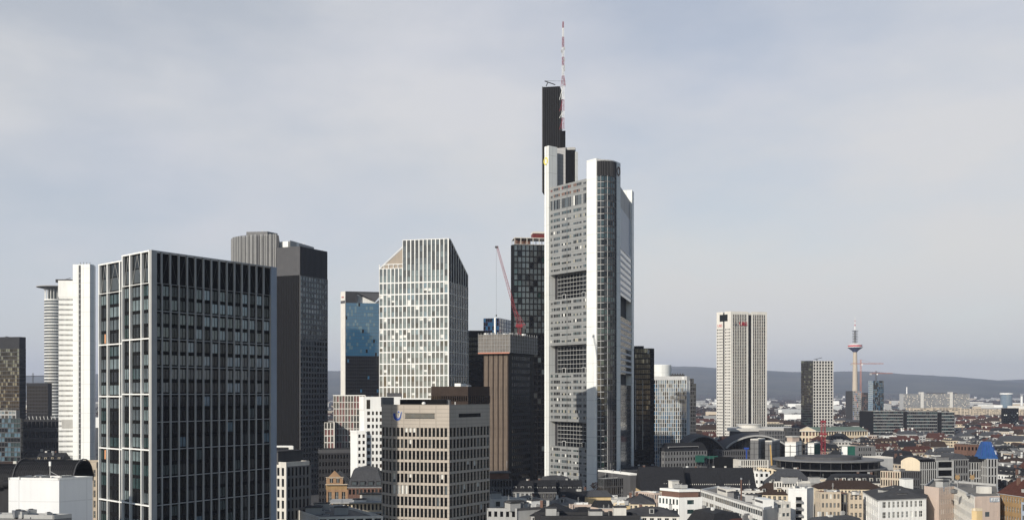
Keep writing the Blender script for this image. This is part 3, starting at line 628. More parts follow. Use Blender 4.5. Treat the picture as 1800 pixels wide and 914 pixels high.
# lower left wing with sloping lattice top
P2, t2L, t2R = footprint(708, 631.5, 667, 720, au, av, dr=16); z2 = Z(472, 634); wb = MB(); wb.prism([(p[0], p[1]) for p in P2], 0, z2, 'black'); fr2, L2 = edge_frame(P2, 3)
f2 = MB(); facade(T, f2, fr2, L2, zt_-fl*nb, zt_, 6, nb*2, pw=.62, sh=.75, dp=.5, frame='white', gf=GW, hl=2, mb=.05, mt=.05, mx_=.06, ext=False, half=.1)
facade(T, f2, fr2, L2, zt_, z2, 6, 2, pw=.62, sh=.75, dp=.5, frame='white', gf=GW, hl=2, ext=False, mx_=.12)
T.part('side_wing', wb); T.part('side_wing_frame', f2); sl_ = MB(); zk = Z(437, 640)
q2 = lambda s, n, z: (fr2[0][0]+fr2[1][0]*s-fr2[1][1]*n, fr2[0][1]+fr2[1][1]*s+fr2[1][0]*n, z)
for i in range(6):
    n = i*3.1; sl_.tube(q2(0, n, z2), q2(L2, n, zk), .38, 'white'); sl_.tube(q2(L2*i/5, 0, z2), q2(L2*i/5, 0, z2+2.5), .3, 'white')
sl_.tube(q2(0, 0, z2), q2(0, 15.5, z2), .4, 'white'); sl_.tube(q2(L2*.17, 0, z2+2.5), q2(L2, 0, z2+2.5), .35, 'white')
T.part('sloping_lattice', sl_); g_ = MB(); g_.hexa([q2(.4, .3, z2-.2), q2(L2, .3, z2-.2), q2(L2, 15.4, z2-.2), q2(.4, 15.4, z2-.2)], [q2(L2-.2, .3, zk-1), q2(L2, .3, zk-1), q2(L2, 15.4, zk-1), q2(L2-.2, 15.4, zk-1)], 'conc'); T.part('sloping_roof', g_)
T.finish(); T.part('wall', b); reg(P, d0, 419); reg(P2, 632, 472)
# --- wrapped tower under construction + luffing crane
Tc = block('tower_shell', 'brown concrete tower stripped for works, its top wrapped in grey scaffolding net', 'tower', 893, 611, 520, 850, 937, 62, 158,
  Lf=dict(cols=5, rows=1, pw=.35, sh=.1, dp=.25, frame='brown', g=[('plank', 1)], mx_=.2),
  R=dict(cols=9, fh=3.6, pw=.3, sh=1.5, dp=.3, frame='blackrib', hf='dgrey', g=[('g_black', 5), ('g_dark', 1)], edge=4), core='brown', roof='gravel_dark', vis=835, fin=False)
P = Tc.P; sc_ = MB(); C = Vector(P[0]); u = Vector(unit(62)); v = Vector(unit(158)); zs0, zs1 = Z(619, 515), Z(587, 515)
S = [C-u*2-v*2, C+u*(Tc.tR+1.5)-v*2, C+u*(Tc.tR+1.5)+v*(Tc.tL+2), C-u*2+v*(Tc.tL+2)]; S = [tuple(p) for p in S]
sc_.prism(S, zs0, zs1, 'net'); Tc.part('scaffold_net', sc_); sf = MB()
for k in (3, 0):
    fr, LL = edge_frame(S, k)
    for i in range(12): sf.fbox(fr, i*LL/11.5, i*LL/11.5+.12, zs0, zs1+1, .02, .2, 'lgrey')
    for j in range(6): sf.fbox(fr, 0, LL, zs0+j*(zs1-zs0)/5, zs0+j*(zs1-zs0)/5+.15, .2, .32, 'lgrey')
    sf.fbox(fr, 0, LL, zs0-.5, zs0+.15, .33, .45, 'orange') if k == 3 else None
Tc.part('scaffold_poles', sf)
for i in range(7): a = MB(); X_, Y_ = XY(855+i*11, 524+i); a.box(X_, Y_, zs1, 1.8, 1.5, 1+.3*(i % 3), ['white', 'lgrey', 'grey'][i % 3], .6); Tc.part('site_box', a)
Tc.finish(); Tc.part('wall', Tc.body)
T = Thing('tower_crane', 'red luffing crane leaning left from the scaffolded tower roof', 'crane', (*XY(913, 522), zs1)); X_, Y_ = XY(913, 522)
a = MB(); lattice(a, (X_, Y_, zs1), (X_, Y_, zs1+4), 1.8, 1.8, 3, ['cranered'], .16, 1, 4); T.part('mast', a)
a = MB(); a.box(X_+.6, Y_, zs1+4, 5, 2, 1.6, 'cranered', .1); a.box(X_+2.6, Y_, zs1+3, 1.8, 2.2, 2.2, 'mgrey'); T.part('machine_deck', a)
a = MB(); lattice(a, (X_, Y_, zs1+5), (*XY(874, 520), Z(433, 520)), 1.7, .9, 26, ['cranered'], .11, 1, 3); T.part('jib', a)
a = MB(); a.tube((X_+1.5, Y_, zs1+5), (X_-1.5, Y_, zs1+13), .2, 'cranered'); a.tube((X_+3, Y_, zs1+5), (X_-1.5, Y_, zs1+13), .12, 'cranered'); a.tube((X_-1.5, Y_, zs1+13), (*XY(884, 520), Z(470, 520)), .05, 'mgrey', 3); T.part('a_frame', a)
a = MB(); X2, Y2 = XY(872.5, 520); a.tube((X2, Y2, Z(433, 520)), (X2, Y2, Z(553, 520)), .05, 'mgrey', 3); a.box(X2, Y2, Z(556, 520), .6, .6, .9, 'dgrey'); T.part('hook_line', a)
a = MB(); a.box(*XY(873, 520), Z(436, 520), 1.8, 1, 1, 'mgrey'); T.part('jib_head', a)
# --- small blue glass block behind it, and black one
T = block('glass_block', 'dark blue glass block with one white stripe peeping over the scaffolded tower', 'office building', 877, 559, 900, 850, 907, 70, 160,
  Lf=dict(cols=7, fh=3.6, pw=.2, sh=.4, frame='navy', g=[('g_blue', 3), ('g_dark', 3)]), R=dict(cols=7, fh=3.6, pw=.2, sh=.4, frame='navy', g=[('g_blue', 3), ('g_sky', 1)]), core='navy', vis=590, fin=False)
a = MB(); fr, LL = edge_frame(T.P, 3); a.fbox(fr, LL*.7, LL*.8, 0, T.z1+.3, .3, .6, 'white'); T.part('white_stripe', a); T.finish(60); T.part('wall', T.body)
block('office_tower', 'black blank slab between the white gridded tower and the scaffolded tower', 'office tower', 824, 581, 700, 800, 852, 4, 95,
  R=dict(cols=8, fh=3.6, pw=.5, sh=1.4, dp=.2, frame='black', g=[('g_black', 1)]), core='black', top=4, topm='black', roof='gravel_dark', vis=690)
# --- dark lattice glass tower left of the tallest one
T = block('office_tower', 'dark glass tower with square panes and an open white crown, touching the tallest tower', 'office tower', 903, 430, 664, 898, 965, 8, 120,
  R=dict(cols=9, fh=4.0, pw=.55, sh=.8, dp=.3, frame='black', gf=lambda i, j, r: pick(r, [('g_mid', 5 if j > 27 else .2), ('g_grey', 3 if j > 27 else .8), ('g_green', 3 if i < 2 and j > 20 else .1), ('g_black', 1 if j > 27 else 6)])), core='black', roof='gravel', vis=830, fin=False)
fr, LR = edge_frame(T.P, 0); a = MB(); z_ = T.z1
a.fbox(fr, .5, LR, z_, z_+.5, -14, -.5, 'lgrey'); a.fbox(fr, .5, LR, z_+4.6, z_+5, -14, -.2, 'offwhite')
for i in range(6): a.fbox(fr, .6+i*4.2, .95+i*4.2, z_+.5, z_+4.6, -.6, -.2, 'offwhite'); a.fbox(fr, .6+i*4.2, .95+i*4.2, z_+.5, z_+4.6, -14, -13.6, 'lgrey')
T.part('open_crown', a); a = MB(); a.fbox(fr, 1.5, 12, z_+.5, z_+3.8, -9, -3, 'brick'); a.fbox(fr, 13.6, LR, z_+5, z_+8.2, -10, -2, 'darkred'); a.fbox(fr, 13.4, LR, z_+8.2, z_+9.4, -10.5, -1.5, 'offwhite'); T.part('lift_house', a)
T.finish(); T.part('wall', T.body)
# ================================================================ the tallest tower
T = Thing('office_tower', 'tallest tower, white pillars with grey banded walls, black core and red and white roof mast', 'office tower', (*XY(1034, 600), 0)); T.zvis = Z(845, 610)
A = Vector(XY(967, 628)); B = Vector(XY(1034, 600)); s_ = (B-A).normalized(); n_ = Vector((s_.y, -s_.x)); LL = (B-A).length
u2 = (Vector(XY(1111, 668))-Vector(XY(1089, 607))).normalized(); n2 = Vector((u2.y, -u2.x)); D0 = Vector(XY(1089, 607)); L2 = (Vector(XY(1111, 668))-D0).length
D1 = D0+u2*L2
core_in = [A-n_*4.2, B-n_*4.2, B+s_*6-n_*4, D0-n2*3.5, D1-n2*3.5, A-n_*4.2+Vector((6, 30))]
cb = MB(); zF = Z(313, 600); zF = Z(322, 614)
cb.prism([tuple(p) for p in core_in], 0, zF-1, 'dgrey'); T.part('inner_body', cb)
frA = (tuple(A), tuple(s_)); bands = [(0, Z(785, 614)), (Z(741, 614), Z(655, 614)), (Z(606, 614), Z(524, 614)), (Z(479, 614), zF)]
frp = MB(); ig = MB(); grp = [(.5, 2.6), (3.4, 9.6), (11.2, 20.2), (22.2, 29.8), (31.4, LL-.3)]
for bi, (za, zb_) in enumerate(bands):
    frp = MB(); frp.fbox(frA, 0, LL, za, zb_, -4.2, 0, 'cladgrey'); T.part('left_wall', frp)
    n = max(1, round((zb_-za-1)/3.85)); fh = (zb_-za-1)/n
    for j in range(n):
        tall = bi == 3 and j == n-4
        if bi == 3 and j == n-3: continue
        for gi, (g0, g1) in enumerate(grp):
            nn = max(2, round((g1-g0)/1.45)); r = T.rng; blank = r.random()
            for i in range(nn):
                if r.random() < .07 and not tall: continue
                w_ = (g1-g0)/nn; xx = g0+(i+.5)*w_; hh = 1.75 if not tall else 6.0
                if blank < .25 and not tall: hh = 1.15
                zc = za+1.0+j*fh+.9+hh/2
                m = pick(r, [('g_dark', 5), ('g_grey', 4), ('g_mid', 3), ('g_gold', 1.6 if gi >= 2 and j % 4 < 2 else .2), ('blind', .35), ('g_teal', 2)])
                if bi == 3 and j >= n-2: m = pick(r, [('brick', 2), ('g_grey', 3), ('darkred', .8)])
                T.wins.append((frA[0][0]+s_.x*xx+n_.x*.01, frA[0][1]+s_.y*xx+n_.y*.01, zc, math.atan2(s_.y, s_.x), w_*.8, hh, 'plain', m))
for (z0_, z1_) in ((bands[0][1], bands[1][0]), (bands[1][1], bands[2][0]), (bands[2][1], bands[3][0])):
    frG = (tuple(A-n_*4.1), tuple(s_)); g_ = MB(); g_.fbox(frG, 3, LL, z0_, z1_, 0, .06, 'g_dark'); T.part('garden_glass', g_)
    gr = MB()
    for i in range(12): gr.fbox(frG, 3+i*(LL-3)/11-.06, 3+i*(LL-3)/11+.06, z0_, z1_, .06, .2, 'lgrey')
    for j in range(1, 7): gr.fbox(frG, 3, LL, z0_+j*(z1_-z0_)/6.2-.11, z0_+j*(z1_-z0_)/6.2+.11, .25, .36, 'alu')
    for xx in (7.5, 26): gr.fbox(frG, xx, xx+3.2, z0_, z0_+3.3, .1, .4, 'alu'); gr.fbox(frG, xx+.3, xx+2.9, z0_+.01, z0_+3, .4, .44, 'g_dark')
    T.part('garden_grid', gr)
# pillars
def rpillar(name, pts, z1_, m): q = MB(); q.prism([tuple(p) for p in pts], 0, z1_, m); return T.part(name, q)
LPa = A-s_*5.6
rpillar('pillar', [LPa+n_*1.0+s_*1.2, A+n_*1.2, A-n_*6, LPa-n_*6, LPa-n_*.8], Z(258, 630), 'cladwhite')
FPb = B+s_*8.2
rpillar('pillar', [B+n_*1.3, FPb-s_*2+n_*1.3, FPb+n_*.9, FPb-n_*4, B-n_*4.1], Z(282, 598), 'cladwhite')
RPa = Vector(XY(1082, 602.5)); RPb = Vector(XY(1090, 607.5)); rr = (RPb-RPa).normalized(); rn = Vector((rr.y, -rr.x))
rpillar('pillar', [RPa+rn*.3, RPb+rn*.3, RPb-rn*6, RPa-rn*6], Z(285, 604), 'cladwhite')
# curved dark glass corner
g0 = FPb+n_*.3; g1 = RPa+rn*.0; ctr = (g0+g1)/2+Vector((-.8, 5.2)); pts = []; zC = Z(285, 598)
a0 = math.atan2(g0.y-ctr.y, g0.x-ctr.x); a1 = math.atan2(g1.y-ctr.y, g1.x-ctr.x); r0 = (g0-ctr).length; r1_ = (g1-ctr).length; NA = 10
for i in range(NA+1): t_ = i/NA; aa = a0+(a1-a0)*t_; rr_ = r0+(r1_-r0)*t_; pts.append(ctr+Vector((math.cos(aa), math.sin(aa)))*rr_)
cg = MB(); cg.prism([tuple(p) for p in pts]+[tuple(RPa-rn*5), tuple(FPb-n_*4)], 0, zC-9.5, 'black'); T.part('corner_core', cg)
ct = MB(); ct.prism([tuple(p) for p in pts]+[tuple(RPa-rn*5), tuple(FPb-n_*4)], zC-9.5, zC, 'blackrib'); T.part('corner_cap', ct)
rb = MB(); tr = MB()
for i in range(NA):
    a, q = pts[i], pts[i+1]; l_ = (q-a).length; fr = (tuple(a), tuple((q-a)/l_))
    for k in (0, .5): rb.fbox(fr, l_*k, l_*k+.2, zC-9.5, zC, 0, .3, 'mgrey')
    rb.fbox(fr, 0, l_, zC-.5, zC+.2, .3, .45, 'lgrey')
    tr.fbox(fr, -.07, .1, 0, zC-9.5, 0, .3, 'alu' if i in (0, 1, 3) else 'dgrey')
    fl_ = 0
    zz = zC-9.6
    while zz > 4:
        zz -= 3.85; fl_ += 1
        tr.fbox(fr, .1, l_, zz, zz+(.45 if i < 2 else .95), 0, .22, 'mgrey' if i > 1 else 'lgrey')
        col = 'g_green' if fl_ < 4 or fl_ in (9, 10, 20, 25) else ('g_black' if i > 5 else pick(T.rng, [('g_dark', 3), ('g_green', 2), ('g_grey', 1.2 if i < 6 else 0)]))
        if i in (3, 4) and 34 < fl_: col = 'mgrey'
        mid = (a+q)/2; T.wins.append((mid.x, mid.y, zz+.95+1.4, math.atan2(fr[1][1], fr[1][0]), l_*.8, 2.7, 'plain', col))
T.part('corner_cap_ribs', rb); T.part('corner_mullions', tr)
# right wing
fr2 = (tuple(D0+n2*.2), tuple(u2)); rw = MB(); zw1 = Z(437, 620); zg0, zg1 = Z(559, 625), Z(523, 625); zh0, zh1 = Z(686, 625)-2, Z(655, 625)
for (a, q, m) in ((0, zh1-8, 'g_mirror'), (zg0-36, zg0, 'g_grey'), (zg1, zw1, 'g_grey')): rw = MB(); rw.fbox(fr2, 0, L2, a, q, -4, 0, m); T.part('right_wall', rw)
rl = MB(); zz = zw1
while zz > 6:
    if not (zg0 < zz < zg1) and not (zh1-8 < zz < zg0-36):
        if zz > zg0-36: rl.fbox(fr2, 0, L2+.4, zz-1.5, zz-.2, 0, .18, 'alublue')
        else: rl.fbox(fr2, 0, L2+.4, zz-.5, zz-.3, 0, .06, 'mgrey')
    zz -= 3.85
for i in range(15): rl.fbox(fr2, i*L2/14-.06, i*L2/14+.06, 2, zh1-8, .0, .09, 'mgrey')
T.part('right_wall_bands', rl)
tw = MB(); tw.prism([tuple(D0+u2*3-n2*.8), tuple(D1-u2*5-n2*.8), tuple(D1-u2*5-n2*14), tuple(D0+u2*3-n2*14)], zw1-5, Z(333, 625), 'cladtop')
T.part('upper_wing', tw); tw = MB(); fb = (tuple(D0+u2*3-n2*.8), tuple(u2)); tw.fbox(fb, 0, L2-8, zw1-5, Z(374, 635), .0, .2, 'alublue'); T.part('louvre_panel', tw)
rpillar('pillar', [D1-u2*5+n2*.6, D1+n2*.6, D1+Vector((1.5, 2)), D1-n2*9+u2*1, D1-n2*9-u2*5], Z(335, 665), 'cladwhite')
# upper core blocks
q = MB(); k0, k1 = XY(967, 640), XY(994, 637); fk = (k0, tuple((Vector(k1)-Vector(k0)).normalized())); lk = math.dist(k0, k1); zk = Z(259, 636)
q.fbox(fk, 0, lk, zF-3, zk, -16, 0, 'cladtop'); T.part('core_block', q)
q = MB(); k2 = XY(1011, 641); fk2 = (k1, tuple((Vector(k2)-Vector(k1)).normalized())); lk2 = math.dist(k1, k2); q.fbox(fk2, .01, lk2, zF-3, Z(260, 632), -12, 0, 'blackrib'); T.part('core_block', q)
q = MB(); q.fbox(fk2, lk2, lk2+2.1, zF-3, Z(261, 632), -12, .2, 'cladwhite'); T.part('core_block', q)
q = MB(); q.box(*XY(1001, 644), zk-.5, 8, 6, 1.6, 'lgrey', -.1); T.part('plant_room', q)
k0, k1 = XY(953, 642), XY(984, 640); fk = (k0, tuple((Vector(k1)-Vector(k0)).normalized())); lk = math.dist(k0, k1); zt9 = Z(152, 640)
q = MB(); q.fbox(fk, 0, lk, zF, zt9, -12, 0, 'black')
T.part('black_core', q); q = MB()
for i in range(9): q.fbox(fk, i*lk/8-(.12 if i else 0), i*lk/8+.12, zk-2, zt9, 0, .25, 'dgrey')
q.fbox(fk, -.01, .7, zF, zt9+.2, .26, .5, 'mgrey'); T.part('core_ribs', q)
k2 = XY(994, 640); fk3 = (k1, tuple((Vector(k2)-Vector(k1)).normalized())); q = MB(); q.fbox(fk3, .01, math.dist(k1, k2), zk-2, Z(228, 637), -9, 0, 'black'); T.part('core_step', q)
q = MB(); X_, Y_ = XY(960, 640); q.tube((X_, Y_, zt9), (X_+1, Y_, zt9+2.2), .35, 'dgrey'); q.tube((X_-1, Y_, zt9+3.4), (X_+6, Y_, zt9+.9), .35, 'dgrey'); q.tube((X_-1, Y_, zt9+3.5), (X_+13, Y_, zt9+3.3), .1, 'mgrey'); T.part('cleaning_crane', q)
# red and white mast
mz = [Z(228, 636), Z(208, 636), Z(196, 636), Z(176, 636), Z(152, 636)]; X_, Y_ = XY(989.5, 636); X1, Y1 = XY(985.5, 636)
for i in range(4):
    q = MB(); m = 'white' if i % 2 else 'cranered'
    lattice(q, (X_, Y_, mz[i]), (X_, Y_, mz[i+1]), 1.7, 1.7, 2, [m], .13, 1, 4); q.tube((X1-.8, Y1, mz[i]), (X_, Y_, mz[i]), .2, 'mgrey'); q.tube((X1-.8, Y1, mz[i]), (X_, Y_, mz[i+1]), .16, m); T.part('mast_section', q)
tops = [(152, 134, 'cranered', 2.8, 1.2), (134, 116, 'white', 1.2, 1.2), (116, 101, 'cranered', 1.2, 1.2), (101, 84, 'white', 1.2, 1.2), (84, 66, 'cranered', 1.2, 1.1), (66, 50, 'white', 1.0, .8), (50, 39, 'cranered', .9, .6)]
for a, c_, m, w0, w1 in tops:
    q = MB(); lattice(q, (X_+.1, Y_, Z(a, 636)), (X_+.1, Y_, Z(c_, 636)), w0*1.2, w1*1.2, 4, [m], .13, 1, 4); q.tube((X_+.1, Y_, Z(a, 636)), (X_+.1, Y_, Z(c_, 636)), .12, m); T.part('mast_section', q)
for zz in (126, 120, 108, 93, 88): q = MB(); q.box(X_+(-.9 if zz % 2 else .9), Y_-.5, Z(zz, 636), .7, .7, 1.6, 'lgrey'); T.part('aerial', q)
# ribbon emblems
for (o_, dd, nn, zz, m, S_) in ((LPa+s_*2.9+n_*1.3, s_, n_, Z(284, 630), 'yellowpaint', 2.5), ((RPa+RPb)/2+rn*.45, rr, rn, Z(301, 604), 'brick', 2.9)):
    q = MB(); m = m
    def pp(a, r): return o_+dd*(r*math.cos(a)*.8), zz+r*math.sin(a)
    for i in range(14):
        if i in (3, 10): continue
        a, c_ = 2*math.pi*i/14+.6, 2*math.pi*(i+1)/14+.6
        pts_ = [pp(a, S_), pp(c_, S_), pp(c_, S_*.66), pp(a, S_*.66)]
        fr_ = [(p[0].x+nn.x*.2, p[0].y+nn.y*.2, p[1]) for p in pts_]; bk = [(p[0].x, p[0].y, p[1]) for p in pts_]
        q.hexa(bk, fr_, m)
    T.part('emblem', q)
T.finish(); reg([tuple(LPa), tuple(B+s_*8), tuple(D1), tuple(A+Vector((6, 40)))], 600, 313); OCC.append((640, 953, 985, 152))
# ================================================================ foreground and middle, left half
# --- blank white block, front left
T = block('blank_block', 'windowless white cube-like block with a shaded right side, bottom left corner', 'building', 104, 840, 250, 15, 163, 46, 172, core='wallblock', roof='gravel', par=.5, rim='white', fin=False)
r_ = T.rng; P = T.P
for i in range(8):
    a, c_ = r_.uniform(.1, .8), r_.uniform(.15, .9); x = P[0][0]+(P[1][0]-P[0][0])*a+(P[3][0]-P[0][0])*c_; y = P[0][1]+(P[1][1]-P[0][1])*a+(P[3][1]-P[0][1])*c_
    q = MB(); q.box(x, y, T.z1-.5, 1.9, 1.2, .7, 'lgrey', .8); q.box(x, y, T.z1+.2, 1.6, 1, .1, 'g_mid', .8); T.part('skylight', q)
q = MB(); x, y = XY(88, 262); q.tube((x, y, T.z1-.5), (x, y, T.z1+3.4), .12, 'lgrey'); q.tube((x, y, T.z1+.8), (x+2.4, y-.3, T.z1-.4), .08, 'lgrey'); q.box(x, y, T.z1+2.2, .5, .4, 1.2, 'white'); T.part('antenna', q)
T.finish(); T.part('wall', T.body)
block('annex', 'low flat roof with vents in front of the windowless white block', 'building', 95, 905, 225, -30, 160, 46, 172, core='grey', roof='bitumen', cl=6, rim='lgrey', reg_=False, dr=4)
# --- black barrel roofs behind it
for i, (x0, x1, dd, yt, lab) in enumerate(((22, 131, 318, 811, 'long black barrel roof behind the windowless white block'), (-30, 22, 330, 818, 'black barrel roof at the left edge of the photo'))):
    T = Thing('barrel_roof_hall', lab, 'building', (*XY((x0+x1)/2, dd), 0)); X0, X1 = XY(x0, dd)[0], XY(x1, dd)[0]; zt_ = Z(yt, dd); b = MB(); b.box((X0+X1)/2, dd+7, 0, X1-X0, 13, zt_-7, 'dgrey'); T.part('wall', b)
    b = MB(); N_ = 10
    for k in range(N_):
        a, c_ = math.pi*k/N_, math.pi*(k+1)/N_; y0, z0_, y1, zz1 = dd+7-7.5*math.cos(a), zt_-7+7*math.sin(a), dd+7-7.5*math.cos(c_), zt_-7+7*math.sin(c_)
        b.hexa([(X0, y0, z0_-.4), (X1, y0, z0_-.4), (X1, y1, zz1-.4), (X0, y1, zz1-.4)], [(X0, y0, z0_), (X1, y0, z0_), (X1, y1, zz1), (X0, y1, zz1)], 'slate')
        nn = int((X1-X0)/.7)
        for j in range(nn): xx = X0+j*.7; b.hexa([(xx, y0, z0_), (xx+.12, y0, z0_), (xx+.12, y1, zz1), (xx, y1, zz1)], [(xx, y0-.05, z0_+.16), (xx+.12, y0-.05, z0_+.16), (xx+.12, y1, zz1+.16), (xx, y1, zz1+.16)], 'dgrey')
    T.part('barrel_roof', b)
    for xx in (X0+1.5, (X0+X1)/2+3):
        q = MB(); q.tube((xx, dd-1.6, zt_-6), (xx+2.8, dd-1.6, zt_-6), 1.3, 'slate', 12); T.part('dormer', q)
    for xx in (X0+.2, X1-.2):
        q = MB(); pr = [(xx, dd+7-7.6*math.cos(math.pi*k/10), zt_-6.7+7.1*math.sin(math.pi*k/10)) for k in range(11)]
        for a, c_ in zip(pr, pr[1:]): q.tube(a, c_, .22, 'mgrey')
        T.part('gable_rib', q)
    reg([(X0, dd), (X1, dd), (X1, dd+14), (X0, dd+14)], dd, yt)
block('old_building', 'beige stone building with green windows below the smooth white tower end', 'building', 122, 812, 420, 118, 170, 2, 92,
  R=dict(cols=7, fh=4.2, pw=.9, sh=1.5, frame='beige', g=[('g_green', 2), ('g_dark', 3)], kind=('offwhite', 2, 2)), core='beige', roof='slate', top=2.5, topm='beige', dl=14, vis=860)
# --- pale office in front of the dark tower
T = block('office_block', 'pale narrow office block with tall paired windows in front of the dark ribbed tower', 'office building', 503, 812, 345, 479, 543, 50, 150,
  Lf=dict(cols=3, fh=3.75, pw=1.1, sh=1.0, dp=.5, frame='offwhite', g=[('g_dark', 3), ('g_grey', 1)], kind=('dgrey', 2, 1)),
  R=dict(cols=6, fh=3.75, pw=.9, sh=.9, dp=.5, frame='grey', g=[('g_dark', 3), ('g_black', 2)], kind=('dgrey', 2, 1)), core='offwhite', rim='offwhite', top=1.5, topm='offwhite', fin=False)  # right wall framed in grey, its shade painted into the colour
q = MB(); q.box(*XY(498, 353), T.z1-.9, 11, 8, 4.4, 'mgrey', .9); q.box(*XY(498, 353), T.z1+3.5, 11.6, 8.6, .25, 'bitumen', .9); T.part('plant_room', q)
q = MB(); x, y = XY(490, 350); q.tube((x-3, y, T.z1+5.2), (x+5, y, T.z1+5.2), .4, 'white', 8); q.box(x+4.5, y, T.z1+4.3, 1.6, 1.2, 1.1, 'white'); q.box(x-2, y, T.z1+3.7, .5, .5, 1.5, 'mgrey'); T.part('cleaning_crane', q); T.finish(); T.part('wall', T.body)
# --- brown gridded glass house and white house with square windows
block('office_block', 'brown glass building in a cream grid left of the white square-windowed house', 'office building', 586, 694, 650, 584, 642, 3, 93,
  R=dict(cols=11, fh=4.4, pw=.5, sh=.5, dp=.5, frame='offwhite', g=[('darkred', 2), ('g_dark', 2), ('brick', 1), ('g_grey', 1)], kind=('offwhite', 2, 1)), core='brown', dl=20, vis=790, top=.4, topm='white')
block('office_block', 'lower cream-gridded wing left of the brown glass building', 'office building', 570, 742, 640, 566, 587, 3, 93,
  R=dict(cols=3, fh=4.4, pw=.6, sh=.6, dp=.5, frame='offwhite', g=[('darkred', 2), ('g_dark', 2)], kind=('offwhite', 2, 1)), core='brown', dl=20, vis=790)
T = block('office_block', 'white house with square dark windows behind the stone tower with the blue emblem', 'office building', 640, 697, 520, 632, 705, 7, 120,
  R=dict(cols=8, fh=3.5, pw=1.35, sh=1.55, dp=.35, frame='white', g=[('g_dark', 3), ('brown', 1), ('g_grey', 1)], edge=1.6), core='white', top=7, topm='white', rim='white', vis=830, fin=False)
q = MB(); fr, LR = edge_frame(T.P, 0); q.fbox(fr, 1.3, 3.2, T.z1-6.5, T.z1-1.6, .3, .36, 'g_dark'); T.part('tall_window', q)
q = MB(); q.fbox(fr, 12, 20, T.z1-.9, T.z1+2, -10, -3, 'mgrey'); T.part('plant_room', q); T.finish(); T.part('wall', T.body)
block('office_block', 'lower white step with one column of windows beside the white square-windowed house', 'office building', 628, 757, 517, 620, 643, 7, 120,
  R=dict(cols=2, fh=3.5, pw=1.3, sh=1.6, dp=.35, frame='white', g=[('g_dark', 2), ('brown', 2)]), core='white', rim='white', dl=10, vis=830, top=1, topm='white')
block('old_building', 'long shaded building with a dark cornice below the brown glass building', 'building', 560, 790, 560, 550, 634, 14, 100,
  R=dict(cols=14, fh=4, pw=1.3, sh=1.9, frame='dgrey', g=[('g_black', 1)]), core='dgrey', roof='slate', vis=830, top=2, topm='mgrey')  # dark grey walls carry the building's shade in their colour
block('office_block', 'dark brown flat-topped block right behind the stone tower with the blue emblem', 'office building', 822, 679, 445, 758, 860, 48, 168,
  Lf=dict(cols=20, rows=1, zb=Z(705, 445), pw=.3, sh=.3, dp=.3, frame='brown', g=[('g_black', 1)]), R=dict(cols=12, rows=1, zb=Z(709, 445), pw=.3, sh=.3, dp=.3, frame='brown', g=[('g_black', 1)]), core='brown', top=4.2, topm='brown', roof='gravel_dark', cl=5, vis=712)
# --- stone tower with blue emblem
T = Thing('office_tower', 'stone-clad tower with rows of tall windows and a blue emblem near its roof', 'office tower', (*XY(790, 330), 0)); d0 = 330
P, tL, tR = footprint(788, d0, 690.5, 859, 55, 166); C = Vector(P[0]); z1 = Z(711, d0); u = Vector(unit(55)); v = Vector(unit(166)); E1 = Vector(P[3])
w2 = Vector(unit(128)); kk = (673-CX)/F; t2 = (kk*E1.y-E1.x)/(w2.x-kk*w2.y); E2 = E1+w2*t2
Q = [tuple(C), P[1], tuple(Vector(P[1])+v*(tL+2)), tuple(E2), tuple(E1)]; b = MB(); b.prism(Q, 0, z1-1, 'conc')
rb = MB(); rb.prism(Q, z1-1.05, z1-.99, 'gravel'); T.part('roof', rb); fm = MB(); top = 7.4
frR, LR = edge_frame(Q, 0); frS, LS = edge_frame(Q, 3); frL, LL = edge_frame(Q, 4)
zt_ = z1-top
gU = [('g_black', 4), ('g_dark', 4), ('g_grey', 1), ('g_mid', .5)]
for fr, W_, nc, ex in ((frL, LL, 14, True), (frR, LR, 12, False), (frS, LS, 3, False)):
    facade(T, fm, fr, W_, zt_-3.9*15, zt_, nc, 15, pw=.44, sh=.85, dp=.5, frame='precast', gf=lambda i, j, r: ('blind' if (W_ == LL and j == 9 and i < 4) else pick(r, gU)), kind=('black', 1, 2) if False else 'plain', ext=ex, mt=.02, half=.02)
    fm.fbox(fr, 0, W_+(.5 if ex else 0), zt_+.001, z1, .0, .5, 'precast')
for i in (2, 3, 4):   # white blinds on the top row
    s = .22+LL/14*(i+1); q = MB(); q.fbox(frL, s, s+LL/14-.44, zt_-2.0, zt_-.45, .07, .12, 'blind'); T.part('blind', q)
q = MB(); q.fbox(frL, LL*.235, LL*.765, z1-4.6, z1-3.1, .5, .54, 'g_mid'); q.fbox(frL, LL*.235-.15, LL*.765+.15, z1-4.75, z1-4.6, .5, .6, 'dgrey'); q.fbox(frL, LL*.235-.15, LL*.765+.15, z1-3.1, z1-2.95, .5, .6, 'dgrey'); T.part('slot_window', q)
q = MB(); q.fbox(frR, LR*.22, LR*.76, z1-4.4, z1-3.1, .5, .54, 'g_black'); T.part('slot_window', q)
